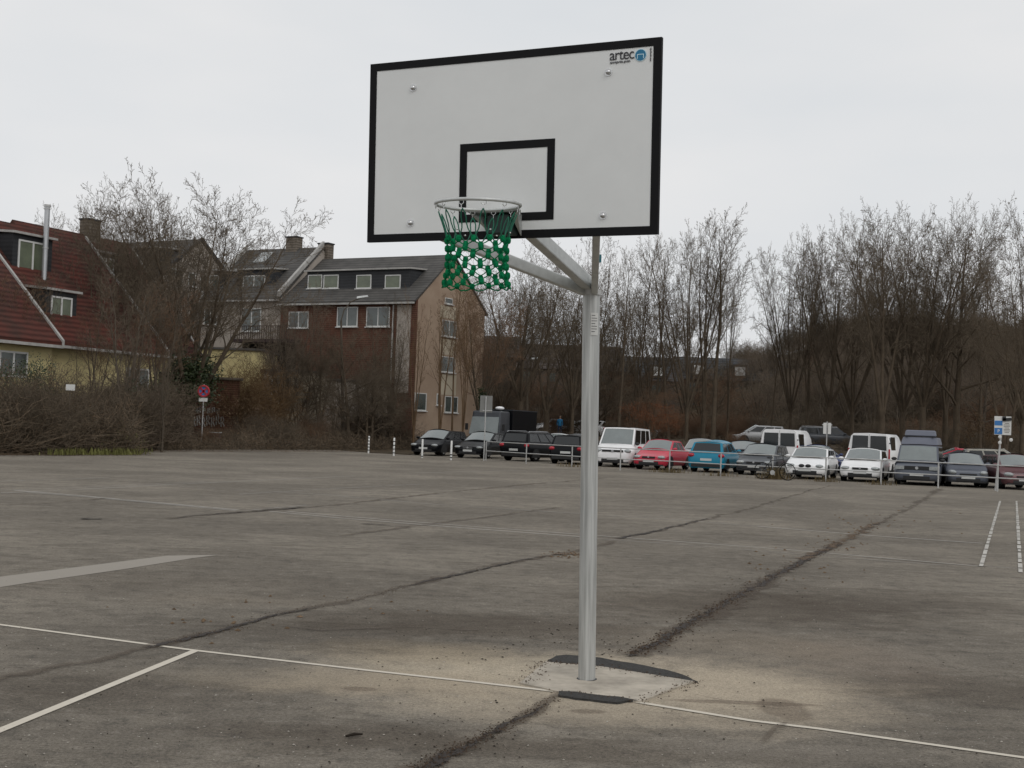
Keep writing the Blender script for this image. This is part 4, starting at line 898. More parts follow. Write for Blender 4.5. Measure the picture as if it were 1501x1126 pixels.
lamp_post(772,650,(773,531),100,(794,526),'smaller street lamp behind the dark lorry',16)
# ------------------------------------------------------------------ bicycle leaning on the railing
P0=G(1119,699.5); P1=G(1154,701.5); P0=G(1117,702.5); P1=G(1154,704.5)
d=(P1-P0); ln=1.05; r=empty('bicycle',(P0+P1)/2,'dark bicycle leaning against the railing beside the grass tuft','bicycle',rz=atan2(d.y,d.x))
def tb(mb,a,b,rr=.016): mb.tube([a,b],rr,6)
for s in (-1,1):
    mb=MB(); mb.ring([(s*.53+.33*cos(2*pi*i/26),0,.345+.33*sin(2*pi*i/26)) for i in range(26)],.018,6); wl=mb.build('wheel',M['tyre'],r,60)
    mb=MB(); [mb.tube([(s*.53,0,.345),(s*.53+.32*cos(a),0,.345+.32*sin(a))],.002,3) for a in [2*pi*i/14 for i in range(14)]]; mb.build('spokes',M['steel'],wl)
mb=MB()
for a,b in (((-.53,0,.345),(-.08,0,.29)),((-.08,0,.29),(-.20,0,.82)),((-.53,0,.345),(-.18,0,.74)),((-.08,0,.29),(.36,0,.72)),((-.18,0,.76),(.33,0,.84)),((.33,0,.88),(.53,0,.345))): tb(mb,a,b)
mb.build('frame',M['plastic'],r,60)
mb=MB(); mb.tube([(.33,0,.88),(.31,0,.98)],.014,6); mb.tube([(.25,-.27,.98),(.33,-.1,1.0),(.33,.1,1.0),(.25,.27,.98)],.014,6); mb.build('handlebar',M['plastic'],r,60)
mb=MB(); mb.ell((-.23,0,.88),(.14,.07,.035),10,6); mb.build('saddle',M['plastic'],r,60)
mb=MB(); mb.tube([(-.08,-.06,.29),(-.08,-.05,.29)],.10,14); mb.tube([(-.08,-.07,.29),(.04,-.08,.18)],.01,5); mb.build('crank',M['steel'],r,60)
# ------------------------------------------------------------------ terrain behind the cars: low bank and wooded hill
def terrain():
    xs=[-9+i*3.0 for i in range(52)]; ys=[84,86,88,90,92,94,96,100]+[104+i*6 for i in range(36)]
    mb=MB(); rn=random.Random(3)
    for y in ys:
        for x in xs: mb.v.append((x*(y/84)**.6,y,bank_z(x*(y/84)**.6,y)+.02+rn.uniform(0,.12)*(1 if y>86 else 0)))
    n=len(xs)
    for j in range(len(ys)-1):
        for i in range(n-1): mb.f.append((j*n+i,j*n+i+1,(j+1)*n+i+1,(j+1)*n+i)); mb.m.append(0)
    return mb.build('hillside',M['litter'],None,170)
structure(terrain(),'leaf-covered bank and wooded hillside behind the parked cars')
# ------------------------------------------------------------------ buildings
class Fac:
    """a facade: vertical plane through (x,y) running along direction ang; n points out"""
    def __init__(s,x,y,u,n): s.O=Vector((x,y,0)); s.u=Vector((u[0],u[1],0)).normalized(); s.n=Vector((n[0],n[1],0)).normalized()
    def P(s,a,z,off=0): return s.O+s.u*a+s.n*off+Vector((0,0,z))
    def at(s,px,py,off=0):
        d=ray(px,py); O=s.O+s.n*off; t=(O-CAM).dot(s.n)/d.dot(s.n); q=CAM+d*t; return (q-s.O).dot(s.u), q.z
    def box(s,mb,a0,a1,z0,z1,o0,o1):
        if a0>a1: a0,a1=a1,a0
        if o0>o1: o0,o1=o1,o0
        P=[s.P(a0,z0,o1),s.P(a1,z0,o1),s.P(a1,z0,o0),s.P(a0,z0,o0),s.P(a0,z1,o1),s.P(a1,z1,o1),s.P(a1,z1,o0),s.P(a0,z1,o0)]
        if s.u.cross(s.n).z>0: P=[P[1],P[0],P[3],P[2],P[5],P[4],P[7],P[6]]
        return mb.hexa(P)
def fixn(o):
    import bmesh
    bm=bmesh.new(); bm.from_mesh(o.data); bmesh.ops.recalc_face_normals(bm,faces=bm.faces); bm.to_mesh(o.data); bm.free(); return o
def window(F,r,org,px0,py0,px1,py1,off=0,mull=1,sill=True,pane='pane',fr_m='frame_white',curt=False):
    a0,z1=F.at(px0,py0,off); a1,z0=F.at(px1,py1,off)
    # level the two corners at the middle of the opening
    _,zt=F.at((px0+px1)/2,py0,off); _,zb=F.at((px0+px1)/2,py1,off); z1,z0=zt,zb
    if a0>a1: a0,a1=a1,a0
    t=.07; mb=MB()
    F.box(mb,a0,a1,z1-t,z1,off-.02,off+.05); F.box(mb,a0,a1,z0,z0+t,off-.02,off+.05); F.box(mb,a0,a0+t,z0+t,z1-t,off-.02,off+.05); F.box(mb,a1-t,a1,z0+t,z1-t,off-.02,off+.05)
    for k in range(mull):
        c=a0+(a1-a0)*(k+1)/(mull+1); F.box(mb,c-.04,c+.04,z0+t,z1-t,off-.015,off+.045)
    if sill: F.box(mb,a0-.08,a1+.08,z0-.07,z0-.003,off-.02,off+.14)
    w=mb.build('window',M[fr_m],r,org=org); fixn(w)
    mb=MB(); F.box(mb,a0+t*.8,a1-t*.8,z0+t*.8,z1-t*.8,off-.015,off+.012); p=mb.build('pane',M[pane],w,org=org); fixn(p)
    return w
def part(name,m,r,org,mb): return fixn(mb.build(name,M[m],r,org=org))
# --- brick apartment block: long brick front facing left-forward, tan gable end on the right
u=(-.883,.469); nf=(-.469,-.883); v=(.469,.883); ng=(.883,-.469)
X0,Y0=(605-750.5)/1900*95,95
FA=Fac(X0,Y0,u,nf); GA=Fac(X0,Y0,v,ng)
rA=empty('apartment_building',FA.P(0,0),'brick-fronted apartment block with slate roof and tall tan gable end','building'); oA=FA.P(0,0)
EA=10.9; DG=10.4; LA=12.4; RA=14.75
def gabled(F,a0,a1,D,ez,rz,r,org,front_m,back=True,gm=None,roof_m='roof_slate',ov=.35,base=-.2,ridge=.5):
    """walls + pitched roof, F is the front; building runs a0..a1, depth D behind it"""
    mb=MB(); F.box(mb,a0,a1,base,ez,-.30,0); part('wall',front_m,r,org,mb)
    # gable ends and back as one shell
    mb=MB()
    for a,s in ((a0,.25),(a1,-.25)):
        poly=[F.P(a,base,-.302),F.P(a,base,-D),F.P(a,ez,-D),F.P(a,rz-.05,-D*ridge),F.P(a,ez,-.302)]
        mb.prism(poly,F.u*s)
    F.box(mb,a0+.26,a1-.26,base,ez,-D,-D+.25)
    part('gable_wall',gm or front_m,r,org,mb)
    # roof slabs
    th=.16; mb=MB(); sl=(rz-ez)/(D*ridge); 
    for (o0,z0,o1,z1) in ((ov,ez-ov*sl,-D*ridge,rz),(-D-ov,ez-ov*sl,-D*ridge,rz)):
        b=[F.P(a0-.12,z0,o0),F.P(a1+.12,z0,o0),F.P(a1+.12,z1,o1),F.P(a0-.12,z1,o1)]
        mb.prism(b,(0,0,th))
    part('roof',roof_m,r,org,mb)
    mb=MB(); F.box(mb,a0-.1,a1+.1,ez-ov*sl-.10,ez-ov*sl+.04,ov,ov+.13); part('gutter','flash',r,org,mb)
def dormer(F,a0,a1,z0,z1,off,ez,sl,r,org,m='roof_dark',roofm='flash'):
    """box dormer, front face at off (negative = up the slope)"""
    dep=(z1-ez)/sl; mb=MB(); F.box(mb,a0,a1,z0-.3,z1,off,-dep); d=mb.build('dormer',M[m],r,org=org); fixn(d)
    mb=MB(); b=[F.P(min(a0,a1)-.15,z1+.005,off+.25),F.P(max(a0,a1)+.15,z1+.005,off+.25),F.P(max(a0,a1)+.15,z1+.20,-dep-.5),F.P(min(a0,a1)-.15,z1+.20,-dep-.5)]; mb.prism(b,(0,0,.12)); part('dormer_roof',roofm,d,org,mb)
    return d
gabled(FA,0,LA,DG,EA,RA,rA,oA,'wall_brick',gm='wall_tan')
slA=(RA-EA)/(DG/2)
def chimney(F,a,off,w_,z0,z1,r,org,m='wall_stone'):
    mb=MB(); F.box(mb,a-w_/2,a+w_/2,z0,z1,off-.4,off+.4); part('chimney',m,r,org,mb)
    mb=MB(); F.box(mb,a-w_/2-.06,a+w_/2+.06,z1+.002,z1+.10,off-.46,off+.46); part('chimney_cap','roof_dark',r,org,mb)
da0,_=FA.at(601,410,-1.2); da1,_=FA.at(450,410,-1.2); zt=FA.at(520,397,-1.2)[1]; zb=FA.at(520,425,-1.2)[1]
dormer(FA,da0,da1,zb,zt,-1.2,EA,slA,rA,oA,'roof_dark','flash')
for (x0,y0,x1,y1) in ((452,403,472,423),(475,403,496,423),(523,403,544,423),(565,403,587,423)): window(FA,rA,oA,x0,y0,x1,y1,off=-1.19,mull=0,pane='pane_green')
for (x0,y0,x1,y1,m_) in ((495,450,524,479,1),(538,450,571,479,1),(424,457,452,481,1)): window(FA,rA,oA,x0,y0,x1,y1,mull=m_)
for (x0,y0,x1,y1,m_) in ((652,437,663,446,0),(648,470,668,494,1),(646,523,666,546,1),(652,581,670,605,1),(608,576,624,602,0),(640,577,645,594,0)): window(GA,rA,oA,x0,y0,x1,y1,mull=m_,pane='pane')
# paler strip on the gable between the windows
for (y0,y1) in ((447,469),(496,522),(548,580)):
    mb=MB(); a0,z1=GA.at(646,y0); a1,z0=GA.at(668,y1); GA.box(mb,a0,a1,z0,z1,0,.012); part('plaster_panel','wall_cream',rA,oA,mb)
mb=MB(); a0,_=FA.at(604,450); a1,_=FA.at(583,450); FA.box(mb,a0+.05,a1,4,EA-.4,.0,.05); part('corner_panel','wall_grey',rA,oA,mb)
mb=MB(); a,_=FA.at(578,450); p0=FA.P(a,0,.12); mb.tube([p0,FA.P(a,EA-.4,.12)],.06,6); part('downpipe','flash',rA,oA,mb)
# balcony on the front
mb=MB(); a0,_=FA.at(440,495); a1,_=FA.at(356,495); z=FA.at(400,497,1.4)[1]; FA.box(mb,a0,a1,z-.25,z,0,1.5); part('balcony_floor','wood_dark',rA,oA,mb)
mb=MB(); FA.box(mb,a0,a1,z+.98,z+1.04,1.42,1.48)
n_=26
for i in range(n_+1): a=a0+(a1-a0)*i/n_; FA.box(mb,a-.02,a+.02,z,z+.98,1.43,1.47)
part('balcony_rail','wood_dark',rA,oA,mb)
mb=MB(); FA.box(mb,a0+.3,a1,z-2.6,z-.3,.0,.02); part('recess_shade_panel','shade_black',rA,oA,mb)  # flat black panel on the wall: shade below the balcony painted as colour
# --- grey rendered house continuing the row
rB=empty('row_house',FA.P(LA,0),'grey rendered house with dark slate roof and two box dormers, left of the brick block','building'); oB=FA.P(LA,0)
LB=20.4; RB=15.75; EB=11.3
gabled(FA,LA+.02,LB,DG,EB,RB,rB,oB,'wall_grey',roof_m='roof_slate'); slB=(RB-EB)/(DG/2)
for (dx0,dx1,wx0,wx1) in ((436,336,357,388),(326,292,294,321)):
    a0,_=FA.at(dx0-36 if dx0>400 else dx0,412,-1.0); a1,_=FA.at(dx1 if dx0<400 else dx1+12,412,-1.0); zt=FA.at(372,396,-1.0)[1]; zb=FA.at(372,428,-1.0)[1]
    dormer(FA,max(a0,LA+.4),min(a1,LB-.3),zb,zt,-1.0,EB,slB,rB,oB,'roof_dark','flash'); window(FA,rB,oB,wx0,404,wx1,427,off=-.99,mull=1)
for (x0,y0,x1,y1) in ((300,452,318,476),(356,452,382,486)): window(FA,rB,oB,x0,y0,x1,y1,mull=1)
# parapet between the roofs, skylight, chimneys
for aa,r_,o_,e_,s_ in ((LA+.05,rA,oA,EB,slB),(LB-.1,rB,oB,EB,slB)):
    mb=MB(); b=[FA.P(aa-.12,e_-.1,.35),FA.P(aa+.12,e_-.1,.35),FA.P(aa+.12,e_+s_*DG/2+.2,-DG/2),FA.P(aa-.12,e_+s_*DG/2+.2,-DG/2)]; mb.prism(b,(0,0,.42)); part('parapet','flash',r_,o_,mb)
mb=MB(); am=(LA+LB)/2+1.3
for k in (0,): b=[FA.P(am-.6,EB+slB*3.6+.2,-3.6),FA.P(am+.6,EB+slB*3.6+.2,-3.6),FA.P(am+.6,EB+slB*4.7+.2,-4.7),FA.P(am-.6,EB+slB*4.7+.2,-4.7)]; mb.prism(b,(0,0,.06))
part('skylight','lamp_glass',rB,oB,mb)
chimney(FA,LA+3.0,-DG/2,1.1,RB-.6,RB+1.0,rB,oB); chimney(FA,LA+.2,-DG/2-.6,1.0,RA-.6,RB+.45,rA,oA)
# --- gable house stepping forward
FC=Fac(-28.3,101.6,u,nf); GC=Fac(-28.3,101.6,v,ng)
rC=empty('gable_house',FC.P(0,0),'grey gabled house with dark roof and large dark dormer behind the ivy-clad tree','building'); oC=FC.P(0,0)
gabled(FC,0,8.5,10,12.3,16.1,rC,oC,'wall_grey',gm='wall_grey',roof_m='roof_slate'); slC=3.8/5
a0,_=FC.at(205,390,-1); a1,_=FC.at(160,390,-1); dormer(FC,.9,5.2,12.9,15.0,-.8,12.3,slC,rC,oC,'roof_dark','flash')
window(GC,rC,oC,247,394,266,421,mull=1); window(GC,rC,oC,276,400,286,420,mull=0)
mb=MB()
for i,(zz,) in enumerate(((0,),)):
    b=[FC.P(-.2,12.2,.3),FC.P(-.02,12.2,.3),FC.P(-.02,16.2,-5),FC.P(-.2,16.2,-5)]; mb.prism(b,(0,0,.22)); b=[FC.P(-.2,12.2,-10.3),FC.P(-.02,12.2,-10.3),FC.P(-.02,16.2,-5),FC.P(-.2,16.2,-5)]; mb.prism(b,(0,0,.22))
part('verge','roof_dark',rC,oC,mb)
# --- stepped row of red-roofed houses on the left
wv=Vector((.43,.903,0)); nv=Vector((.903,-.43,0))
def redhouse(ex,ey,Lh,ez,rise,dep,label,wins,extra=None):
    # E = eave end at the far right of the unit; unit runs back towards the viewer by Lh
    F=Fac(ex,ey,(-wv.x,-wv.y),(nv.x,nv.y)); r=empty('terraced_house',F.P(0,0),label,'building'); o=F.P(0,0)
    mb=MB(); F.box(mb,0,Lh,-.2,ez,-.30,-.0); part('wall','wall_yellow',r,o,mb)
    mb=MB()
    for a,s in ((0,.25),(Lh,-.25)):
        mb.prism([F.P(a,-.2,-.302),F.P(a,-.2,-dep*2),F.P(a,ez,-dep*2),F.P(a,ez+rise-.05,-dep),F.P(a,ez,-.302)],F.u*s)
    part('gable_wall','wall_cream',r,o,mb)
    sl=rise/dep; mb=MB(); ov=.5
    for (o0,z0) in ((ov,ez-ov*sl),(-2*dep-ov,ez-ov*sl)): mb.prism([F.P(-.12,z0,o0),F.P(Lh+.12,z0,o0),F.P(Lh+.12,ez+rise,-dep),F.P(-.12,ez+rise,-dep)],(0,0,.18))
    part('roof','roof_red',r,o,mb)
    mb=MB(); 
    for aa in (-.13,): mb.prism([F.P(aa-.14,ez-ov*sl-.02,ov+.02),F.P(aa,ez-ov*sl-.02,ov+.02),F.P(aa,ez+rise,-dep),F.P(aa-.14,ez+rise,-dep)],(0,0,.30))
    part('verge','flash',r,o,mb); mb=MB(); F.box(mb,-.1,Lh+.1,ez-ov*sl-.12,ez-ov*sl+.02,ov,ov+.14); part('gutter','flash',r,o,mb)
    for q_ in wins:
        if q_[0]=='dp':
            _,px0_,py0_,px1_,py1_,off=q_; kind='d'; a0=F.at(px1_,(py0_+py1_)/2,off)[0]; a1=F.at(px0_,(py0_+py1_)/2,off)[0]; xm=(px0_+px1_)/2; z1=F.at(xm,py0_,off)[1]; z0=F.at(xm,py1_,off)[1]
            if a0>a1: a0,a1=a1,a0
            print('dormer',label[:12],round(a0,1),round(a1,1),round(z0,1),round(z1,1))
        else: kind,a0,a1,z0,z1,off=q_
        if kind=='d':
            dormer(F,a0,a1,z0,z1,off,ez,sl,r,o,'roof_dark','flash')
            mb=MB(); t=.09; b0,b1=a0+.35,a1-.35; c0,c1=z0+.1,z1-.25
            for q in ((b0,b1,c1-t,c1),(b0,b1,c0,c0+t),(b0,b0+t,c0+t,c1-t),(b1-t,b1,c0+t,c1-t),((b0+b1)/2-.05,(b0+b1)/2+.05,c0+t,c1-t)): F.box(mb,*q,off-.0+.003,off+.06)
            w=part('window','frame_white',r,o,mb); mb=MB(); F.box(mb,b0+t,b1-t,c0+t,c1-t,off+.003,off+.02); part('pane','pane_green',w,o,mb)
        else:
            mb=MB(); t=.09
            for q in ((a0,a1,z1-t,z1),(a0,a1,z0,z0+t),(a0,a0+t,z0+t,z1-t),(a1-t,a1,z0+t,z1-t),((a0+a1)/2-.05,(a0+a1)/2+.05,z0+t,z1-t)): F.box(mb,*q,-.01,.05)
            w=part('window','frame_white',r,o,mb); mb=MB(); F.box(mb,a0+t,a1-t,z0+t,z1-t,-.01,.02); part('pane','pane',w,o,mb)
    return F,r,o
EX=lambda px,Y:(px-750.5)/1900*Y
D1=[('d',1.2,4.4,7.0,9.0,-1.6),('d',1.4,4.0,9.9,11.6,-4.4),('w',1.5,3.2,3.2,4.4,0),('w',5,7,3.0,4.4,0)]
F1,r1,o1=redhouse(EX(74,62),62,11,5.3,5.9,6.2,'nearest red-roofed house at the left edge with white dormer window',[('d',4.4,6.4,6.9,8.3,-1.5),('w',1.5,3.2,3.2,4.4,0)])
F2,r2,o2=redhouse(EX(232,72),72,8.6,5.5,6.1,6.0,'middle red-roofed house with two dormers behind the steel flue',[('dp',66,428,112,476,-1.0),('dp',18,347,76,404,-3.4),('w',.8,2.6,2.9,4.2,0)])
F3,r3,o3=redhouse(EX(283,82),82,9.5,5.9,6.8,6.0,'far red-roofed house with yellow balcony parapet, beside the grey gable',[('dp',203,446,246,494,-1.1),('dp',136,372,172,416,-3.8)])
mb=MB(); F3.box(mb,.2,7,3.7,5.0,.6,.8); part('balcony_parapet','wall_yellow',r3,o3,mb); mb=MB(); F3.box(mb,.2,7,3.45,3.65,.0,.95); part('balcony_floor','roof_brown',r3,o3,mb)
window(F3,r3,o3,196,533,216,548,off=.01,mull=1); window(F3,r3,o3,222,535,245,550,off=.01,mull=1)
chimney(F3,3.3,-6.0,1.0,12.0,13.8,r3,o3); 
# steel flue
p=AT(55,600,68); p.z=0; r=empty('flue_pipe',p,'tall stainless flue pipe rising past the dormer window','chimney'); h=ZT(56,303,68)
mb=MB(); mb.tube([(0,0,3),(0,0,h)],.14,14); mb.build('pipe',M['rim'],r,40)
for z in (h-.12,h-2.2,h-4.4): mb=MB(); mb.tube([(0,0,z),(0,0,z+.05)],.165,14); mb.build('joint',M['steel'],r,40)
mb=MB(); mb.tube([(0,0,h+.003),(0,0,h+.12)],.17,14); mb.build('cap',M['steel'],r,40)
# --- low outbuildings and walls in front of the block
def lowbuild(name,px0,px1,pyt,Y,label,m,dep=4,roofm='roof_slate',cat='building',wins=(),th=None):
    a=AT(px0,pyt,Y); b=AT(px1,pyt,Y); z=(a.z+b.z)/2; r=empty(name,(a.x,Y,0),label,cat); o=Vector((a.x,Y,0)); F=Fac(a.x,Y,(1,0),(0,-1))
    mb=MB(); F.box(mb,0,b.x-a.x,-.2,z,0,-dep); part('wall',m,r,o,mb); mb=MB(); F.box(mb,-.15,b.x-a.x+.15,z+.003,z+.16,.15,-dep-.15); part('coping',roofm,r,o,mb)
    for q in wins: window(F,r,o,*q,off=.005,mull=1)
    return F,r,o
lowbuild('garden_building',287,384,513,92,'plain yellow windowless annex with flat roof behind the golden shrub','wall_yellow',6)
lowbuild('garden_building',386,462,546,90,'low white garage block below the dark balcony','wall_cream',5,wins=((392,556,404,600),(410,556,424,600)))
lowbuild('garden_building',462,600,560,96,'low grey building mostly hidden by dark shrubs under the brick front','wall_grey',3)
Fw,rw_,ow=lowbuild('garden_wall',246,350,556,78.5,'tall old brick wall with pale graffiti behind the no stopping sign','wall_redbrick',.5,'wall_stone','wall')
lowbuild('garden_wall',168,246,548,77,'grey stone wall below the yellow parapet','wall_stone',.5,'roof_dark','wall')
# graffiti: loose pale letter strokes without meaning
rn=random.Random(8); mb=MB()
def stroke(pts): mb.tube([Fw.P(*Fw.at(x,y),.012) for x,y in pts],.045,4)
for (x,y) in ((284,601),(290,602),(297,600),(304,602),(311,601),(318,603)):
    stroke([(x,y+4),(x+rn.uniform(-1,1),y-3),(x+3,y-4),(x+3.5,y+3)]); stroke([(x,y),(x+3,y+rn.uniform(-1,1))])
for (x,y) in ((282,618),(289,616),(296,619),(303,616),(310,618),(317,615),(324,618)):
    stroke([(x,y+8),(x,y-6),(x+2.5,y-7),(x+4,y-2),(x+2,y+1),(x+4.5,y+7)])
part('graffiti','flash',rw_,ow,mb)
# --- far buildings beyond the trees
def farb(px0,px1,pyr,pye,Y,label,roofm,wallm='far_wall',dorm=()):
    a=AT(px0,pyr,Y); b=AT(px1,pyr,Y); zr=(a.z+b.z)/2; ze=ZT((px0+px1)/2,pye,Y); r=empty('far_building',(a.x,Y,0),label,'building'); o=Vector((a.x,Y,0)); F=Fac(a.x,Y,(1,0),(0,-1)); L_=b.x-a.x
    mb=MB(); F.box(mb,0,L_,-.2,ze,0,-9); part('wall',wallm,r,o,mb)
    mb=MB(); mb.prism([F.P(-.3,ze-.2,.4),F.P(-.3,ze-.2,-9.4),F.P(-.3,zr,-4.5)],F.u*(L_+.6)); part('roof',roofm,r,o,mb)
    for x in dorm:
        a_,_z=F.at(x,pyr); mb=MB(); F.box(mb,a_-1,a_+1,ze+.2,ze+2.0,.2,-2.5); d=part('dormer',wallm,r,o,mb); mb=MB(); F.box(mb,a_-.7,a_+.7,ze+.5,ze+1.7,.2,.25); part('window','frame_white',d,o,mb)
    n=int(L_//3.2)
    for k in range(n):
        for z in ((ze-1.9),(ze-4.6)):
            if z>1.5: mb=MB(); F.box(mb,1+k*3.2,2.1+k*3.2,z,z+1.2,-.1,.06); part('window','pane',r,o,mb)
farb(690,758,488,520,128,'brown-roofed house seen beyond the trees just right of the tan gable','far_roof')
farb(757,912,503,540,172,'long brown-roofed terrace far beyond the trees left of the pole','far_roof')
farb(912,1000,521,556,175,'dark slate roofed terrace with pale gable beyond the trees right of the pole','far_slate',dorm=(965,))
farb(1000,1160,523,556,178,'long dark terrace with roof windows running into the wooded hill','far_slate',dorm=(1025,1085))
mb=MB(); 
# ------------------------------------------------------------------ bare trees
def norm(v): 
    l=sqrt(v[0]*v[0]+v[1]*v[1]+v[2]*v[2]); return (v[0]/l,v[1]/l,v[2]/l)
class Tree:
    def __init__(s,seed): s.r=random.Random(seed); s.trunk=MB(); s.crown=MB(); s.tips=[]
    def grow(s,p,d,L,rad,lvl,cfg):
        rn=s.r; ns=cfg['seg'][lvl]; pts=[p]; rs=[rad]; end=rad*cfg['taper'][lvl]; dirs=[d]; wig=cfg['wig'][lvl]; up=cfg['up'][lvl]
        for i in range(ns):
            d=norm((d[0]+rn.gauss(0,wig),d[1]+rn.gauss(0,wig),d[2]+rn.gauss(0,wig)+up)); st=L/ns
            p=(p[0]+d[0]*st,p[1]+d[1]*st,p[2]+d[2]*st); pts.append(p); rs.append(rad+(end-rad)*(i+1)/ns); dirs.append(d)
        k=cfg['k'][lvl]; (s.trunk if lvl<cfg['split'] else s.crown).tube(pts,rs,k,cap=False)
        if lvl+1>=len(cfg['seg']): s.tips.append(p); return
        n=cfg['n'][lvl]; n=max(1,int(round(n*rn.uniform(.75,1.25)*(1 if lvl==0 else max(.62,min(1.3,L/cfg['ref'][lvl]))))))
        t0=cfg['start'][lvl]; az=rn.uniform(0,6.28)
        for c in range(n):
            t=t0+(1-t0)*((c+rn.uniform(.1,.9))/n)**.8; f=t*ns; i=min(ns-1,int(f)); g=f-i
            q=tuple(pts[i][j]+(pts[i+1][j]-pts[i][j])*g for j in range(3)); dd=dirs[i+1]; r0=rs[i]+(rs[i+1]-rs[i])*g
            az+=2.4+rn.uniform(-.5,.5); an=radians(rn.gauss(cfg['ang'][lvl],cfg['ang'][lvl]*.22)); 
            a=(0,0,1) if abs(dd[2])<.9 else (1,0,0); b1=norm((dd[1]*a[2]-dd[2]*a[1],dd[2]*a[0]-dd[0]*a[2],dd[0]*a[1]-dd[1]*a[0])); b2=(dd[1]*b1[2]-dd[2]*b1[1],dd[2]*b1[0]-dd[0]*b1[2],dd[0]*b1[1]-dd[1]*b1[0])
            ca,sa=cos(an),sin(an); x,y=cos(az)*sa,sin(az)*sa
            nd=norm(tuple(dd[j]*ca+b1[j]*x+b2[j]*y for j in range(3)))
            sh=cfg['shape'](t) if lvl==0 else (1-.55*t)
            s.grow(q,nd,L*cfg['ratio'][lvl]*sh*rn.uniform(.75,1.2),max(cfg['rmin'],min(r0*.75,r0*cfg['rr'][lvl])),lvl+1,cfg)
MINR=.0102
def cfg(**k):
    c=dict(seg=[9,6,4,3,2],taper=[.10,.15,.3,.4,.7],wig=[.04,.07,.09,.11,.12],up=[.02,.06,.05,.04,.03],k=[8,5,3,3,3],split=2,n=[13,8,7,5],ref=[1,4,1.6,.8],start=[.28,.15,.12,.1],ang=[38,36,38,40],ratio=[.52,.5,.5,.55],rr=[.5,.45,.45,.5],rmin=MINR,shape=lambda t:1.15-.75*t)
    c.update(k); return c
def multi(tr,n,h,rad,spread,c,rn,fork=0):
    if fork: 
        tr.trunk.tube([(0,0,-.3),(0,0,0),(0,0,fork*.5),(0,0,fork)],[rad*1.25,rad*1.1,rad,rad*.95],8,cap=False)
    for i in range(n):
        a=2*pi*i/max(1,n-1)+rn.uniform(-.25,.25); s_=spread*(rn.uniform(.7,1.1) if i else .12); tr.grow((0.1*cos(a),.1*sin(a),fork*.92),norm((s_*cos(a),s_*sin(a),1)),(h-fork)*rn.uniform(.85,1.05),rad*(.62 if n>1 else 1),0,c)
VAR={}
def variant(name,seed,n,h,rad,spread,c,fork=0):
    t=Tree(seed); multi(t,n,h,rad,spread,c,t.r,fork); VAR[name]=(t.trunk,t.crown,t.tips,max(v[2] for v in t.crown.v))
FAN=dict(seg=[9,7,5,3,2],wig=[.045,.07,.09,.11,.13])
variant('upright',1,1,14,.19,.02,cfg(n=[20,9,7,4],ang=[30,30,32,34],ratio=[.42,.46,.5,.6],start=[.32,.15,.1,.1],up=[.01,.04,.03,.03,.03],rr=[.36,.42,.5,.6]))
variant('upright_b',2,3,14,.19,.12,cfg(n=[13,8,7,4],ang=[28,30,32,34],ratio=[.38,.46,.5,.6],start=[.3,.15,.1,.1],up=[.02,.035,.03,.03,.03],rr=[.38,.42,.5,.6]),fork=1.8)
variant('fan',3,7,14,.25,.58,cfg(n=[14,9,8,4],ang=[36,36,36,38],ratio=[.42,.50,.54,.62],start=[.20,.12,.1,.1],up=[.02,.025,.02,.02,.02],rr=[.40,.45,.5,.6],shape=lambda t:.95-.35*t,**FAN),fork=2.6)
variant('fan_b',4,8,14,.26,.74,cfg(n=[13,9,8,4],ang=[38,38,38,38],ratio=[.44,.50,.54,.62],start=[.20,.12,.1,.1],up=[.05,.025,.02,.02,.02],rr=[.40,.45,.5,.6],shape=lambda t:.95-.35*t,**FAN),fork=3.0)
variant('oak',5,1,14,.36,.03,cfg(n=[16,9,8,4],ang=[58,38,38,38],ratio=[.60,.52,.52,.6],start=[.2,.15,.1,.1],up=[.0,.035,.03,.03,.02],wig=[.05,.10,.12,.14,.15],rr=[.42,.45,.5,.6],shape=lambda t:1.1-.65*t))
variant('oak_b',6,3,14,.32,.30,cfg(n=[11,8,8,4],ang=[46,38,38,38],ratio=[.52,.52,.52,.6],start=[.18,.15,.1,.1],up=[.01,.04,.03,.03,.02],wig=[.05,.10,.12,.14,.15],rr=[.42,.45,.5,.6]),fork=2.4)
variant('pollard',7,4,14,.17,.16,cfg(n=[10,7,6,3],ang=[24,28,30,34],ratio=[.34,.48,.5,.6],start=[.25,.2,.15,.1],up=[.03,.07,.05,.04,.03],rr=[.45,.45,.5,.6]),fork=2.2)
variant('thin',8,1,14,.11,.02,cfg(n=[15,7,4],seg=[9,4,3,2],ang=[32,34,36],ratio=[.30,.48,.6],k=[6,3,3,3],taper=[.15,.3,.5,.7],wig=[.05,.08,.1,.12],up=[.02,.06,.04,.03],ref=[1,3,1.2],start=[.3,.15,.1],rr=[.45,.5,.6]))
MESHES={}
def tmesh(name,which,m):
    key=(name,which,m)
    if key not in MESHES:
        MESHES[key]=VAR[name][0 if which=='trunk' else 1].mesh(which,M[m],179 if which=='trunk' else None)
    return MESHES[key]
def tree(px,Y,top,var,bark,twig,label,wid=1.0,rot=None,group='bare trees round the lot',z=None,name='bare_tree',lean=0):
    p=AT(px,640,Y); zb=(bank_z(p.x,p.y) if p.x>-8 else 0) if z is None else z; p.z=zb-.05
    H=ZT(px,top,Y)-zb; s=H/VAR[var][3]
    r=empty(name,p,label,'tree',group); rr=random.Random(int(px*7+Y)); r.rotation_euler=(0,lean,rot if rot is not None else rr.uniform(0,6.28)); r.scale=(s*wid,s*wid,s)
    for w_,m_ in (('trunk',bark),('crown',twig)):
        o=bpy.data.objects.new(w_,tmesh(var,w_,m_)); COL.objects.link(o); o.parent=r
    return r
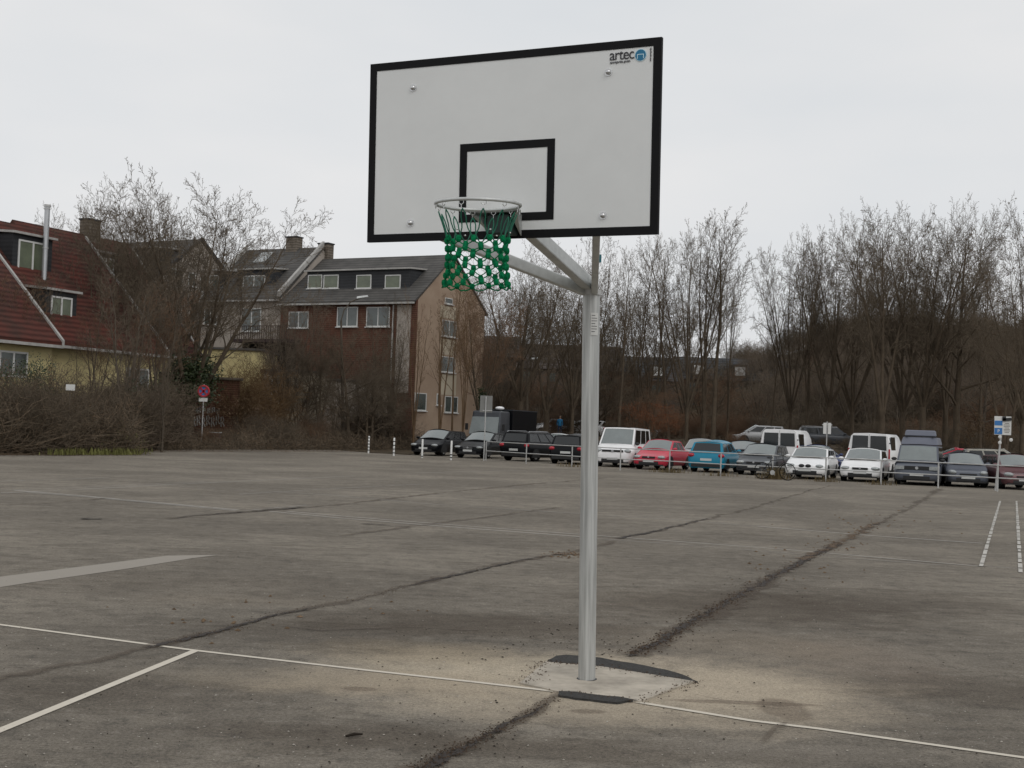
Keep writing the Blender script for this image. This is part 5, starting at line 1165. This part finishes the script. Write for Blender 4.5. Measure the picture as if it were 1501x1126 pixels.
def leaves(name,m,pts,n,rad,size,seed,parent=None,org=None,flat=.5):
    rn=random.Random(seed); mb=MB()
    for _ in range(n):
        c=rn.choice(pts); q=Vector((c[0]+rn.gauss(0,rad),c[1]+rn.gauss(0,rad),c[2]+rn.gauss(0,rad*.9))); a=Vector((rn.gauss(0,1),rn.gauss(0,1),rn.gauss(0,1))).normalized(); b=a.cross(Vector((rn.gauss(0,1),rn.gauss(0,1),rn.gauss(0,1)))).normalized(); s=size*rn.uniform(.6,1.3)
        mb.add([tuple(q-a*s),tuple(q+b*s*flat),tuple(q+a*s),tuple(q-b*s*flat)],[(0,1,2,3)])
    return mb.build(name,M[m],parent,org=org)
# left group
T1=tree(152,71,262,'fan_b','bark','twig','large dark bare tree standing before the red roofs, left of the ivy-clad one',.60,rot=.5)
T2=tree(277,74,254,'fan','bark','twig','tall wide bare tree with ivy round its trunk in front of the grey gable',1.0,rot=4.4)
for (px,Y,top,var,wid,lb) in ((250,79,276,'fan_b',.7,'bare tree close behind the ivy-clad one, on its left'),(122,76,284,'fan',.6,'bare tree behind the large dark one, nearer the steel flue'),(186,78,290,'upright_b',.9,'bare tree between the large dark one and the grey gable')): tree(px,Y,top,var,'bark','twig',lb,wid)
iv=leaves('ivy','ivy',[(0,0,z*.4) for z in range(6,16)],0,1,1,1)
bpy.data.objects.remove(iv)
iv=leaves('ivy','ivy',[(rx*.3,ry*.3,2.9+z*.16) for z in range(12) for rx in (-2,0,2) for ry in (-2,0,2)],5200,.42,.10,5,T2)
tree(232,78,300,'upright','bark','twig','slender bare tree between the two big trees before the red roofs',.8)
tree(417,82,395,'fan_b','bark_grey','twig_grey','bare tree with pale forked trunk before the dark balcony',.55)
tree(468,83,452,'oak_b','bark','twig','small dark crooked tree under the brick windows',.9); tree(512,83,470,'oak','bark','twig','small dark crooked tree right of the curved lamp',.9); tree(545,86,450,'oak_b','bark','twig','dark twiggy tree before the right brick windows',.9)
tree(575,88,430,'upright_b','bark','twig','dark twiggy tree at the corner of the brick block',.7)
rn=random.Random(77)
for i in range(25):
    px=rn.uniform(-30,250); tree(px,rn.uniform(58,66),rn.uniform(385,530),rn.choice(['thin','thin','upright','upright_b']),'bark_grey',rn.choice(['twig','twig_red','twig_grey']),'thin bare sapling rising out of the hedge on the left',rn.uniform(.8,1.3),group='saplings in the hedge on the left')
for i in range(14):
    px=rn.uniform(385,600); tree(px,rn.uniform(82,89),rn.uniform(492,580),rn.choice(['oak','oak_b','upright_b','fan']),'bark','twig','small crooked tree in the undergrowth below the brick block',rn.uniform(.9,1.3),group='small trees below the brick block')
# pollarded row before the tan gable
tree(606,84,415,'pollard','bark_gold','twig_gold','golden-brown upright tree, leftmost of the row before the tan gable',.62)
tree(644,83,395,'pollard','bark_gold','twig_gold','golden-brown upright tree with forked trunk at the middle of the tan gable',.75,rot=2)
tree(661,84,405,'thin','bark_gold','twig_gold','thin golden-brown stem before the gable windows',1.0)
tree(678,83,400,'pollard','bark_gold','twig_gold','golden-brown tree with stubby knob on its trunk at the right of the tan gable',.55,rot=4)
T3=tree(704,88,408,'fan','bark','twig_red','dark spreading tree with ivy on its trunk at the right edge of the tan gable',.62)
leaves('ivy','ivy',[(rx*.2,ry*.2,2.0+z*.25) for z in range(14) for rx in (-1,0,1) for ry in (-1,0,1)],2600,.28,.10,6,T3)
# middle group
G1='bare trees on the bank behind the parked cars'
for (px,Y,top,var,wid,lb) in ((762,96,352,'fan_b',.75,'big forked bare tree behind the dark lorry'),(735,112,400,'fan',.8,'bare tree far behind the tan gable edge'),(800,110,380,'oak_b',.8,'spreading bare tree left of the pole'),(838,100,365,'fan',.62,'bare tree rising just left of the pole'),(868,108,322,'upright_b',.7,'tall bare tree hidden partly by the pole'),
    (905,98,360,'upright',.75,'slender bare tree just right of the pole'),(932,106,340,'upright_b',.7,'upright bare tree over the white passenger van'),(958,102,345,'upright',.7,'slender bare tree over the red car'),(982,110,352,'thin',1.3,'thin bare tree right of the red car'),
    (1006,98,318,'fan',.50,'tall bare tree, left stem of the big clump right of the backboard'),(1030,100,300,'upright_b',.85,'tall bare tree with paired stems at the centre of the clump right of the backboard'),(1047,98,306,'upright',1.0,'tall thick-trunked bare tree at the right of the clump beside the backboard'),(1066,104,372,'upright_b',.5,'smaller bare tree right of the clump'),
    (776,130,420,'upright',1.,'distant bare tree beyond the dark lorry'),(850,128,410,'fan',.8,'distant bare tree beyond the far white car'),(890,125,400,'fan_b',.8,'distant bare tree right of the pole'),(948,128,420,'fan_b',.8,'distant bare tree beyond the red car'),(1005,130,430,'oak_b',.8,'distant bare tree beyond the far pale car'),(720,104,470,'oak_b',.8,'low bare tree beside the dark lorry')):
    tree(px,Y,top,var,'bark','twig',lb+'',wid,group=G1)
rn=random.Random(123)
for i in range(24):
    px=rn.uniform(700,1060); tree(px,rn.uniform(112,150),rn.uniform(520,585),rn.choice(['oak','oak_b','fan','fan_b']),'bark',rn.choice(['twig','bark','twig_red']),'small bare tree in the thicket in front of the far terraces',rn.uniform(1.1,1.7),group='small trees before the far terraces')
# right group
for (px,Y,top,var,wid,lb) in ((1126,112,420,'thin',1.0,'thin leaning bare tree at the foot of the hill'),(1158,112,338,'fan',.50,'tall airy bare tree at the left of the wooded hill'),(1182,110,338,'upright_b',.75,'tall bare tree second from the left on the wooded hill'),(1215,106,330,'fan_b',.6,'tall bare tree behind the kidney-grille hatchback'),
    (1248,108,312,'fan',.62,'tall dark bare tree left of the large central oak'),(1292,92,286,'oak_b',.72,'large spreading bare oak behind the white vans'),(1322,97,292,'fan',.62,'tall bare tree beside the large oak'),(1352,94,292,'fan_b',.7,'large spreading bare tree behind the slate grey camper van'),(1398,95,306,'oak',.8,'wide bare oak right of the slate grey camper van'),(1385,100,298,'oak_b',.6,'tall bare tree right of the camper van'),
    (1436,104,345,'upright_b',.8,'upright bare tree behind the notice board'),(1474,80,395,'oak_b',.7,'dark bare tree behind the notice board'),(1498,92,380,'fan_b',.7,'bare tree at the right edge behind the maroon car')):
    tree(px,Y,top,var,'bark','twig',lb,wid*(1.0 if var.startswith('fan') else .95),group='bare trees on the wooded hill')
T4=tree(1512,70,285,'fan','bark','twig','tree at the right edge still carrying scattered dark leaves',.55)
leaves('leaves','brown_leaf',[t for t in VAR['fan'][2][::3]],2600,.14,.07,7,T4)
# second storey of woods on the hill: more distant trees, all alike
rn=random.Random(21)
for i in range(52):
    px=rn.uniform(1090,1560); Y=rn.uniform(118,205)
    x=AT(px,600,Y).x; top_h=rn.uniform(7,12); z=bank_z(x,Y)
    if z<1.5 and px<1100: continue
    top=CY; p=AT(px,640,Y)
    # pixel row of the wanted top
    yh=628+ (px-750)*.0367; top=yh-(z+top_h-HCAM)/Y*FPX
    lim=418+abs(px-1340)*.30
    tree(px,Y,max(top,lim+12),rn.choice(['oak','oak_b','fan','fan_b','upright_b']),'bark_grey','twig_grey','bare brown tree in the thick wood covering the hill on the right',rn.uniform(.8,1.15),group='woodland trees covering the hill')
# ------------------------------------------------------------------ bushes
def bush(seed,n,h,spread,r0=.9):
    t=Tree(seed); rn=t.r
    c=cfg(seg=[5,4,2],taper=[.35,.5,.7],wig=[.16,.24,.3],up=[.02,.0,.0],k=[3,3,3],split=0,n=[12,5],ref=[1,1],start=[.12,.15],ang=[48,52],ratio=[.38,.5],rr=[.55,.7],rmin=.006,shape=lambda t:1.1-.6*t)
    for i in range(n):
        a=rn.uniform(0,6.28); d=r0*sqrt(rn.random()); s_=spread*rn.uniform(.1,1); b=a+rn.uniform(-.8,.8)
        t.grow((d*cos(a),d*sin(a),-.05),norm((s_*cos(b),s_*sin(b),1)),h*rn.uniform(.5,1.1),.012,0,c)
    return t
BUSH=[]
for i,(n,h,sp) in enumerate(((70,2.6,.50),(75,3.2,.35),(60,2.2,.70),(75,3.8,.28))):
    t=bush(40+i,n,h,sp); BUSH.append((t.crown,max(v[2] for v in t.crown.v)))
BM={}
def put_bush(x,y,z,h,k,m,label,group,wid=1.0,name='bush'):
    key=(k,m)
    if key not in BM: BM[key]=BUSH[k][0].mesh('bush',M[m])
    o=bpy.data.objects.new(name,BM[key]); COL.objects.link(o); s=h/BUSH[k][1]; o.location=(x,y,z); o.scale=(s*wid,s*wid,s); o.rotation_euler=(0,0,rn.uniform(0,6.28)); tag(o,label,'bush',group); return o
rn=random.Random(31)
# tangled hedge along the left edge
for i in range(92):
    px=rn.uniform(-60,600); base=660 if px>200 else 668-abs(px-110)*.02
    yb=G(px,base-(rn.uniform(1.5,8.0) if not 75<px<205 else rn.uniform(5,10))); x,y=yb.x,yb.y
    tp= 552+rn.uniform(-34,50) if px<240 else ((628+rn.uniform(-8,14)) if px<352 else (618+rn.uniform(-36,20)))
    h=max(1.2,ZT(px,tp,y)); h=min(h,4.4)
    m_='twig_red' if rn.random()<.2 else rn.choice(['twig','bark','twig_grey','bark'])
    put_bush(x,y,0,h,rn.randrange(4),m_,'tangled leafless bush in the brown hedge along the left edge of the lot','bushes of the hedge along the left edge',rn.uniform(.8,1.25))
for (px,Y,tp,m_,k,lb) in ((352,80,505,'twig_gold',3,'tall golden-stemmed bush before the yellow annex'),(372,80,520,'twig_gold',3,'golden-stemmed bush right beside the tallest golden one'),(330,80,540,'twig_red',1,'reddish-brown bush above the graffiti wall')):
    p=AT(px,640,Y); put_bush(p.x,Y,0,ZT(px,tp,Y),k,m_,lb,'golden and red stemmed bushes',1.1)
# brush on the bank behind the cars
for i in range(120):
    px=rn.uniform(700,1560); Y=rn.choice([rn.uniform(85,95),rn.uniform(113,124)]); x=AT(px,640,Y).x; z=bank_z(x,Y)
    h=rn.uniform(.4,1.15) if Y<100 else rn.uniform(1.5,3.4)
    m_='twig_red' if (900<px<1080 or rn.random()<.2) else rn.choice(['twig','twig','bark'])
    put_bush(x,Y,z,h,rn.randrange(4),m_,'tangled leafless bush on the bank behind the parked cars','bushes on the bank behind the cars',rn.uniform(.9,1.5))
# more brush climbing the hill
for i in range(150):
    px=rn.uniform(1040,1570); Y=rn.uniform(112,205); x=AT(px,640,Y).x; z=bank_z(x,Y)
    if z<1.3: continue
    put_bush(x,Y,z-.1,rn.uniform(3,6),rn.randrange(4),rn.choice(['twig','twig','bark','twig_red']),'bare thicket bush on the wooded hill','thicket bushes on the hill',rn.uniform(1.0,1.6))
# copper-leaved young beech and low leafy shrubs
for (px,Y,tp,lb) in ((948,92,566,'young beech still holding rusty leaves behind the red car'),(972,94,590,'small rusty-leaved beech right of the larger one')):
    t_=tree(px,Y,tp,'oak','bark','twig_red',lb,1.1,group='rusty-leaved beeches'); leaves('leaves','rust_leaf',[t for t in VAR['oak'][2][::2] if t[2]<12],3600,.35,.13,9,t_)
for (px,Y,tp,lb) in ((1440,84,598,'low shrub with pinkish dry leaves over the small blue-grey hatchback'),):
    t_=tree(px,Y,tp,'oak_b','bark','twig_gold',lb,1.4,group='rusty-leaved beeches'); leaves('leaves','brown_leaf',[t for t in VAR['oak_b'][2][::2] if t[2]>9],1800,.35,.16,10,t_)
# ------------------------------------------------------------------ undergrowth masses, grass, litter
def thicket(name,m,label,n,region,hmax,seed,r=.010):
    rn=random.Random(seed); mb=MB()
    for _ in range(n):
        x,y,z,h=region(rn); a=rn.uniform(0,6.28); l=rn.uniform(.3,1.0)*h; s=rn.uniform(.1,.9); z0=z+rn.random()**1.3*max(0,h-l*.6)
        l*=.55; ph=rn.uniform(-.5,1.35); hz=cos(ph); c=(x+cos(a)*hz*l*.5+rn.uniform(-.05,.05),y+sin(a)*hz*l*.5,z0+l*.5*sin(ph)+.04); e=(x+cos(a+.6)*hz*l,y+sin(a+.6)*hz*l,z0+l*sin(ph))
        z0=max(0,z0); mb.tube([(x,y,z0),c,e],[r,r*.8,r*.4],3,cap=False)
    return tag(mb.build(name,M[m]),label,None,None,'stuff')
def regL(rn):
    px=rn.uniform(-60,640); base=(661 if px>200 else 667)-rn.uniform(.5,9); q=G(px,base); h=(3.0 if px<240 else (.9 if px<352 else 1.5))*rn.uniform(.4,1.15); return q.x,q.y,0,h
thicket('undergrowth','twig','dense brown undergrowth filling the hedge on the left',15000,regL,3,51,r=.009)
thicket('undergrowth','twig_pale','pale dead stems tangled in the hedge on the left',11000,regL,3,54,r=.008)
thicket('undergrowth','bark','dark stems deep in the hedge on the left',8000,regL,3,55,r=.016)
def regR(rn):
    px=rn.uniform(690,1570); Y=rn.choice([rn.uniform(84,97),rn.uniform(112,128)]); x=AT(px,640,Y).x; return x,Y,bank_z(x,Y),rn.uniform(.3,.9)*(1 if Y<100 else 2.4)
thicket('undergrowth','twig','dense brown undergrowth on the bank behind the cars',15000,regR,2,52)
def regH(rn):
    px=rn.uniform(1030,1580); Y=rn.uniform(115,205); x=AT(px,640,Y).x; return x,Y,bank_z(x,Y)-.1,rn.uniform(1,5)
thicket('undergrowth','twig','dense brown brush on the wooded hill',16000,regH,3,53,r=.016)
def tufts(name,m,label,n,fn,seed,h0,h1,wd=.012):
    rn=random.Random(seed); mb=MB()
    for _ in range(n):
        x,y,z=fn(rn); a=rn.uniform(0,6.28); h=rn.uniform(h0,h1); l=rn.uniform(.1,.7)*h; dx,dy=cos(a)*l,sin(a)*l; s=(-sin(a)*wd,cos(a)*wd)
        mb.add([(x-s[0],y-s[1],z),(x+s[0],y+s[1],z),(x+dx*.4+s[0]*.7,y+dy*.4+s[1]*.7,z+h*.7),(x+dx*.4-s[0]*.7,y+dy*.4-s[1]*.7,z+h*.7),(x+dx,y+dy,z+h)],[(0,1,2,3),(3,2,4)])
    return tag(mb.build(name,M[m]),label,None,None,'stuff')
rn=random.Random(91)
def hedge_pts(n,p0,p1,y0,y1,dy):
    out=[]
    for _ in range(n):
        px=rn.uniform(p0,p1); q=G(px,(661 if px>200 else 667)-rn.uniform(1,6)); z1=ZT(px,y0,q.y); z0=ZT(px,y1,q.y); out.append((q.x,q.y,rn.uniform(max(.1,z0),z1)))
    return out
for (n,p0,p1,y0,y1,m_,cnt,sz,lb) in ((260,-60,600,590,655,'leaf_litter',9000,.035,'dry leaves caught in the hedge on the left'),(12,-20,60,535,600,'ivy',1500,.05,'dark ivy clump in the hedge at the left edge'),(14,180,245,560,600,'ivy',1500,.05,'dark ivy clump left of the no stopping sign'),(30,60,240,640,660,'grass',1500,.05,'green weeds at the foot of the hedge')):
    o=leaves('foliage',m_,hedge_pts(n,p0,p1,y0,y1,0),cnt,.28,sz,92+n); tag(o,lb,None,None,'stuff')
tufts('grass','grass','straggly green grass at the foot of the hedge on the left',1500,lambda rn:(lambda q:(q.x,q.y,.03))(G(rn.choice([92,120,150,168,190])+rn.gauss(0,11),668.5-abs(rn.gauss(0,5)))),61,.04,.32,.020)
M['dry_grass']=mat('dry_grass',(.17,.13,.07),.9,var=.4,scale=4)
FL=[G(p[0],p[1]+1.5) for p in FP[1:]]
def fence_g(rn):
    i=rn.choice([4,4,6,7,2,5,6,8]); q=FL[i]; return q.x+rn.gauss(0,.35),q.y+rn.gauss(.05,.12),0
tufts('grass','dry_grass','dry grass tufts round the feet of the railing posts',900,fence_g,62,.05,.26,.010)
def t7(rn): q=G(1134,702.5); return q.x+rn.gauss(0,.22),q.y+rn.gauss(0,.12),0
tufts('grass','dry_grass','thick olive grass tuft growing round the railing post by the bicycle',330,t7,63,.15,.6,.012)
leaves('fallen_leaves','leaf_litter',[tuple(G(x,y)) for x in range(-40,640,6) for y in ((662 if x>200 else 667),)],5200,.5,.05,64,flat=.8)
o=bpy.data.objects['fallen_leaves.001']; tag(o,'brown fallen leaves along the edge of the lot below the hedge',None,None,'stuff')
for v_ in o.data.vertices: v_.co.z=abs(v_.co.z)*.08+.004
leaves('fallen_leaves','leaf_litter',[tuple(G(x,703)) for x in range(1120,1175,5)],300,.25,.04,65,flat=.8)
o=bpy.data.objects['fallen_leaves.002']; tag(o,'brown leaves heaped under the bicycle',None,None,'stuff')
for v_ in o.data.vertices: v_.co.z=abs(v_.co.z)*.1+.004
# ------------------------------------------------------------------ person in a blue jacket on the far road
def person(px,Y,label):
    p=AT(px,640,Y); p.z=bank_z(p.x,p.y)+.02; r=empty('person',p,label,'person')
    V=[(0,0,.92),(0,0,1.12),(0,0,1.36),(0,0,1.47),(.09,0,.88),(.11,.02,.48),(.11,-.02,.06),(.11,-.14,.03),(-.09,0,.88),(-.11,-.04,.48),(-.10,.06,.06),(-.10,-.06,.03),(.19,0,1.38),(.24,.03,1.12),(.22,-.05,.90),(-.19,0,1.38),(-.24,.03,1.12),(-.21,-.06,.90),(0,0,1.56)]
    E_=[(0,1),(1,2),(2,3),(0,4),(4,5),(5,6),(6,7),(0,8),(8,9),(9,10),(10,11),(2,12),(12,13),(13,14),(2,15),(15,16),(16,17),(3,18)]
    R_=[.15,.14,.15,.06,.09,.065,.045,.04,.09,.065,.045,.04,.065,.048,.035,.065,.048,.035,.055]
    me=bpy.data.meshes.new('body'); me.from_pydata(V,E_,[]); o=bpy.data.objects.new('body',me); COL.objects.link(o); sk=o.modifiers.new('s','SKIN'); sb=o.modifiers.new('u','SUBSURF'); sb.levels=sb.render_levels=1
    for i,rr in enumerate(R_): me.skin_vertices[0].data[i].radius=(rr,rr*.85)
    me.skin_vertices[0].data[0].use_root=True
    dg=bpy.context.evaluated_depsgraph_get(); m2=bpy.data.meshes.new_from_object(o.evaluated_get(dg)); bpy.data.objects.remove(o)
    m2.materials.clear(); [m2.materials.append(M[k]) for k in ('jacket','p_darkblue','skin')]
    for f in m2.polygons:
        z=f.center.z; f.material_index= 1 if z<.86 and abs(f.center.x)<.2 else (2 if z>1.47 or (z<.93 and abs(f.center.x)>.18) else 0)
    b=bpy.data.objects.new('body',m2); COL.objects.link(b); b.parent=r; m2.shade_smooth()
    mb=MB(); mb.ell((0,0,1.66),(.085,.105,.12),12,8); mb.ell((0,-.105,1.65),(.015,.02,.02),6,4); h=mb.build('head',M['skin'],r,60)
    mb=MB(); mb.ell((0,.015,1.70),(.095,.115,.105),12,8); mb.build('hair',M['bark'],r,60)
M['jacket']=mat('jacket',(.01,.16,.34),.7,var=.2)
person(820,111,'person in bright blue jacket beside the silver car on the far road')
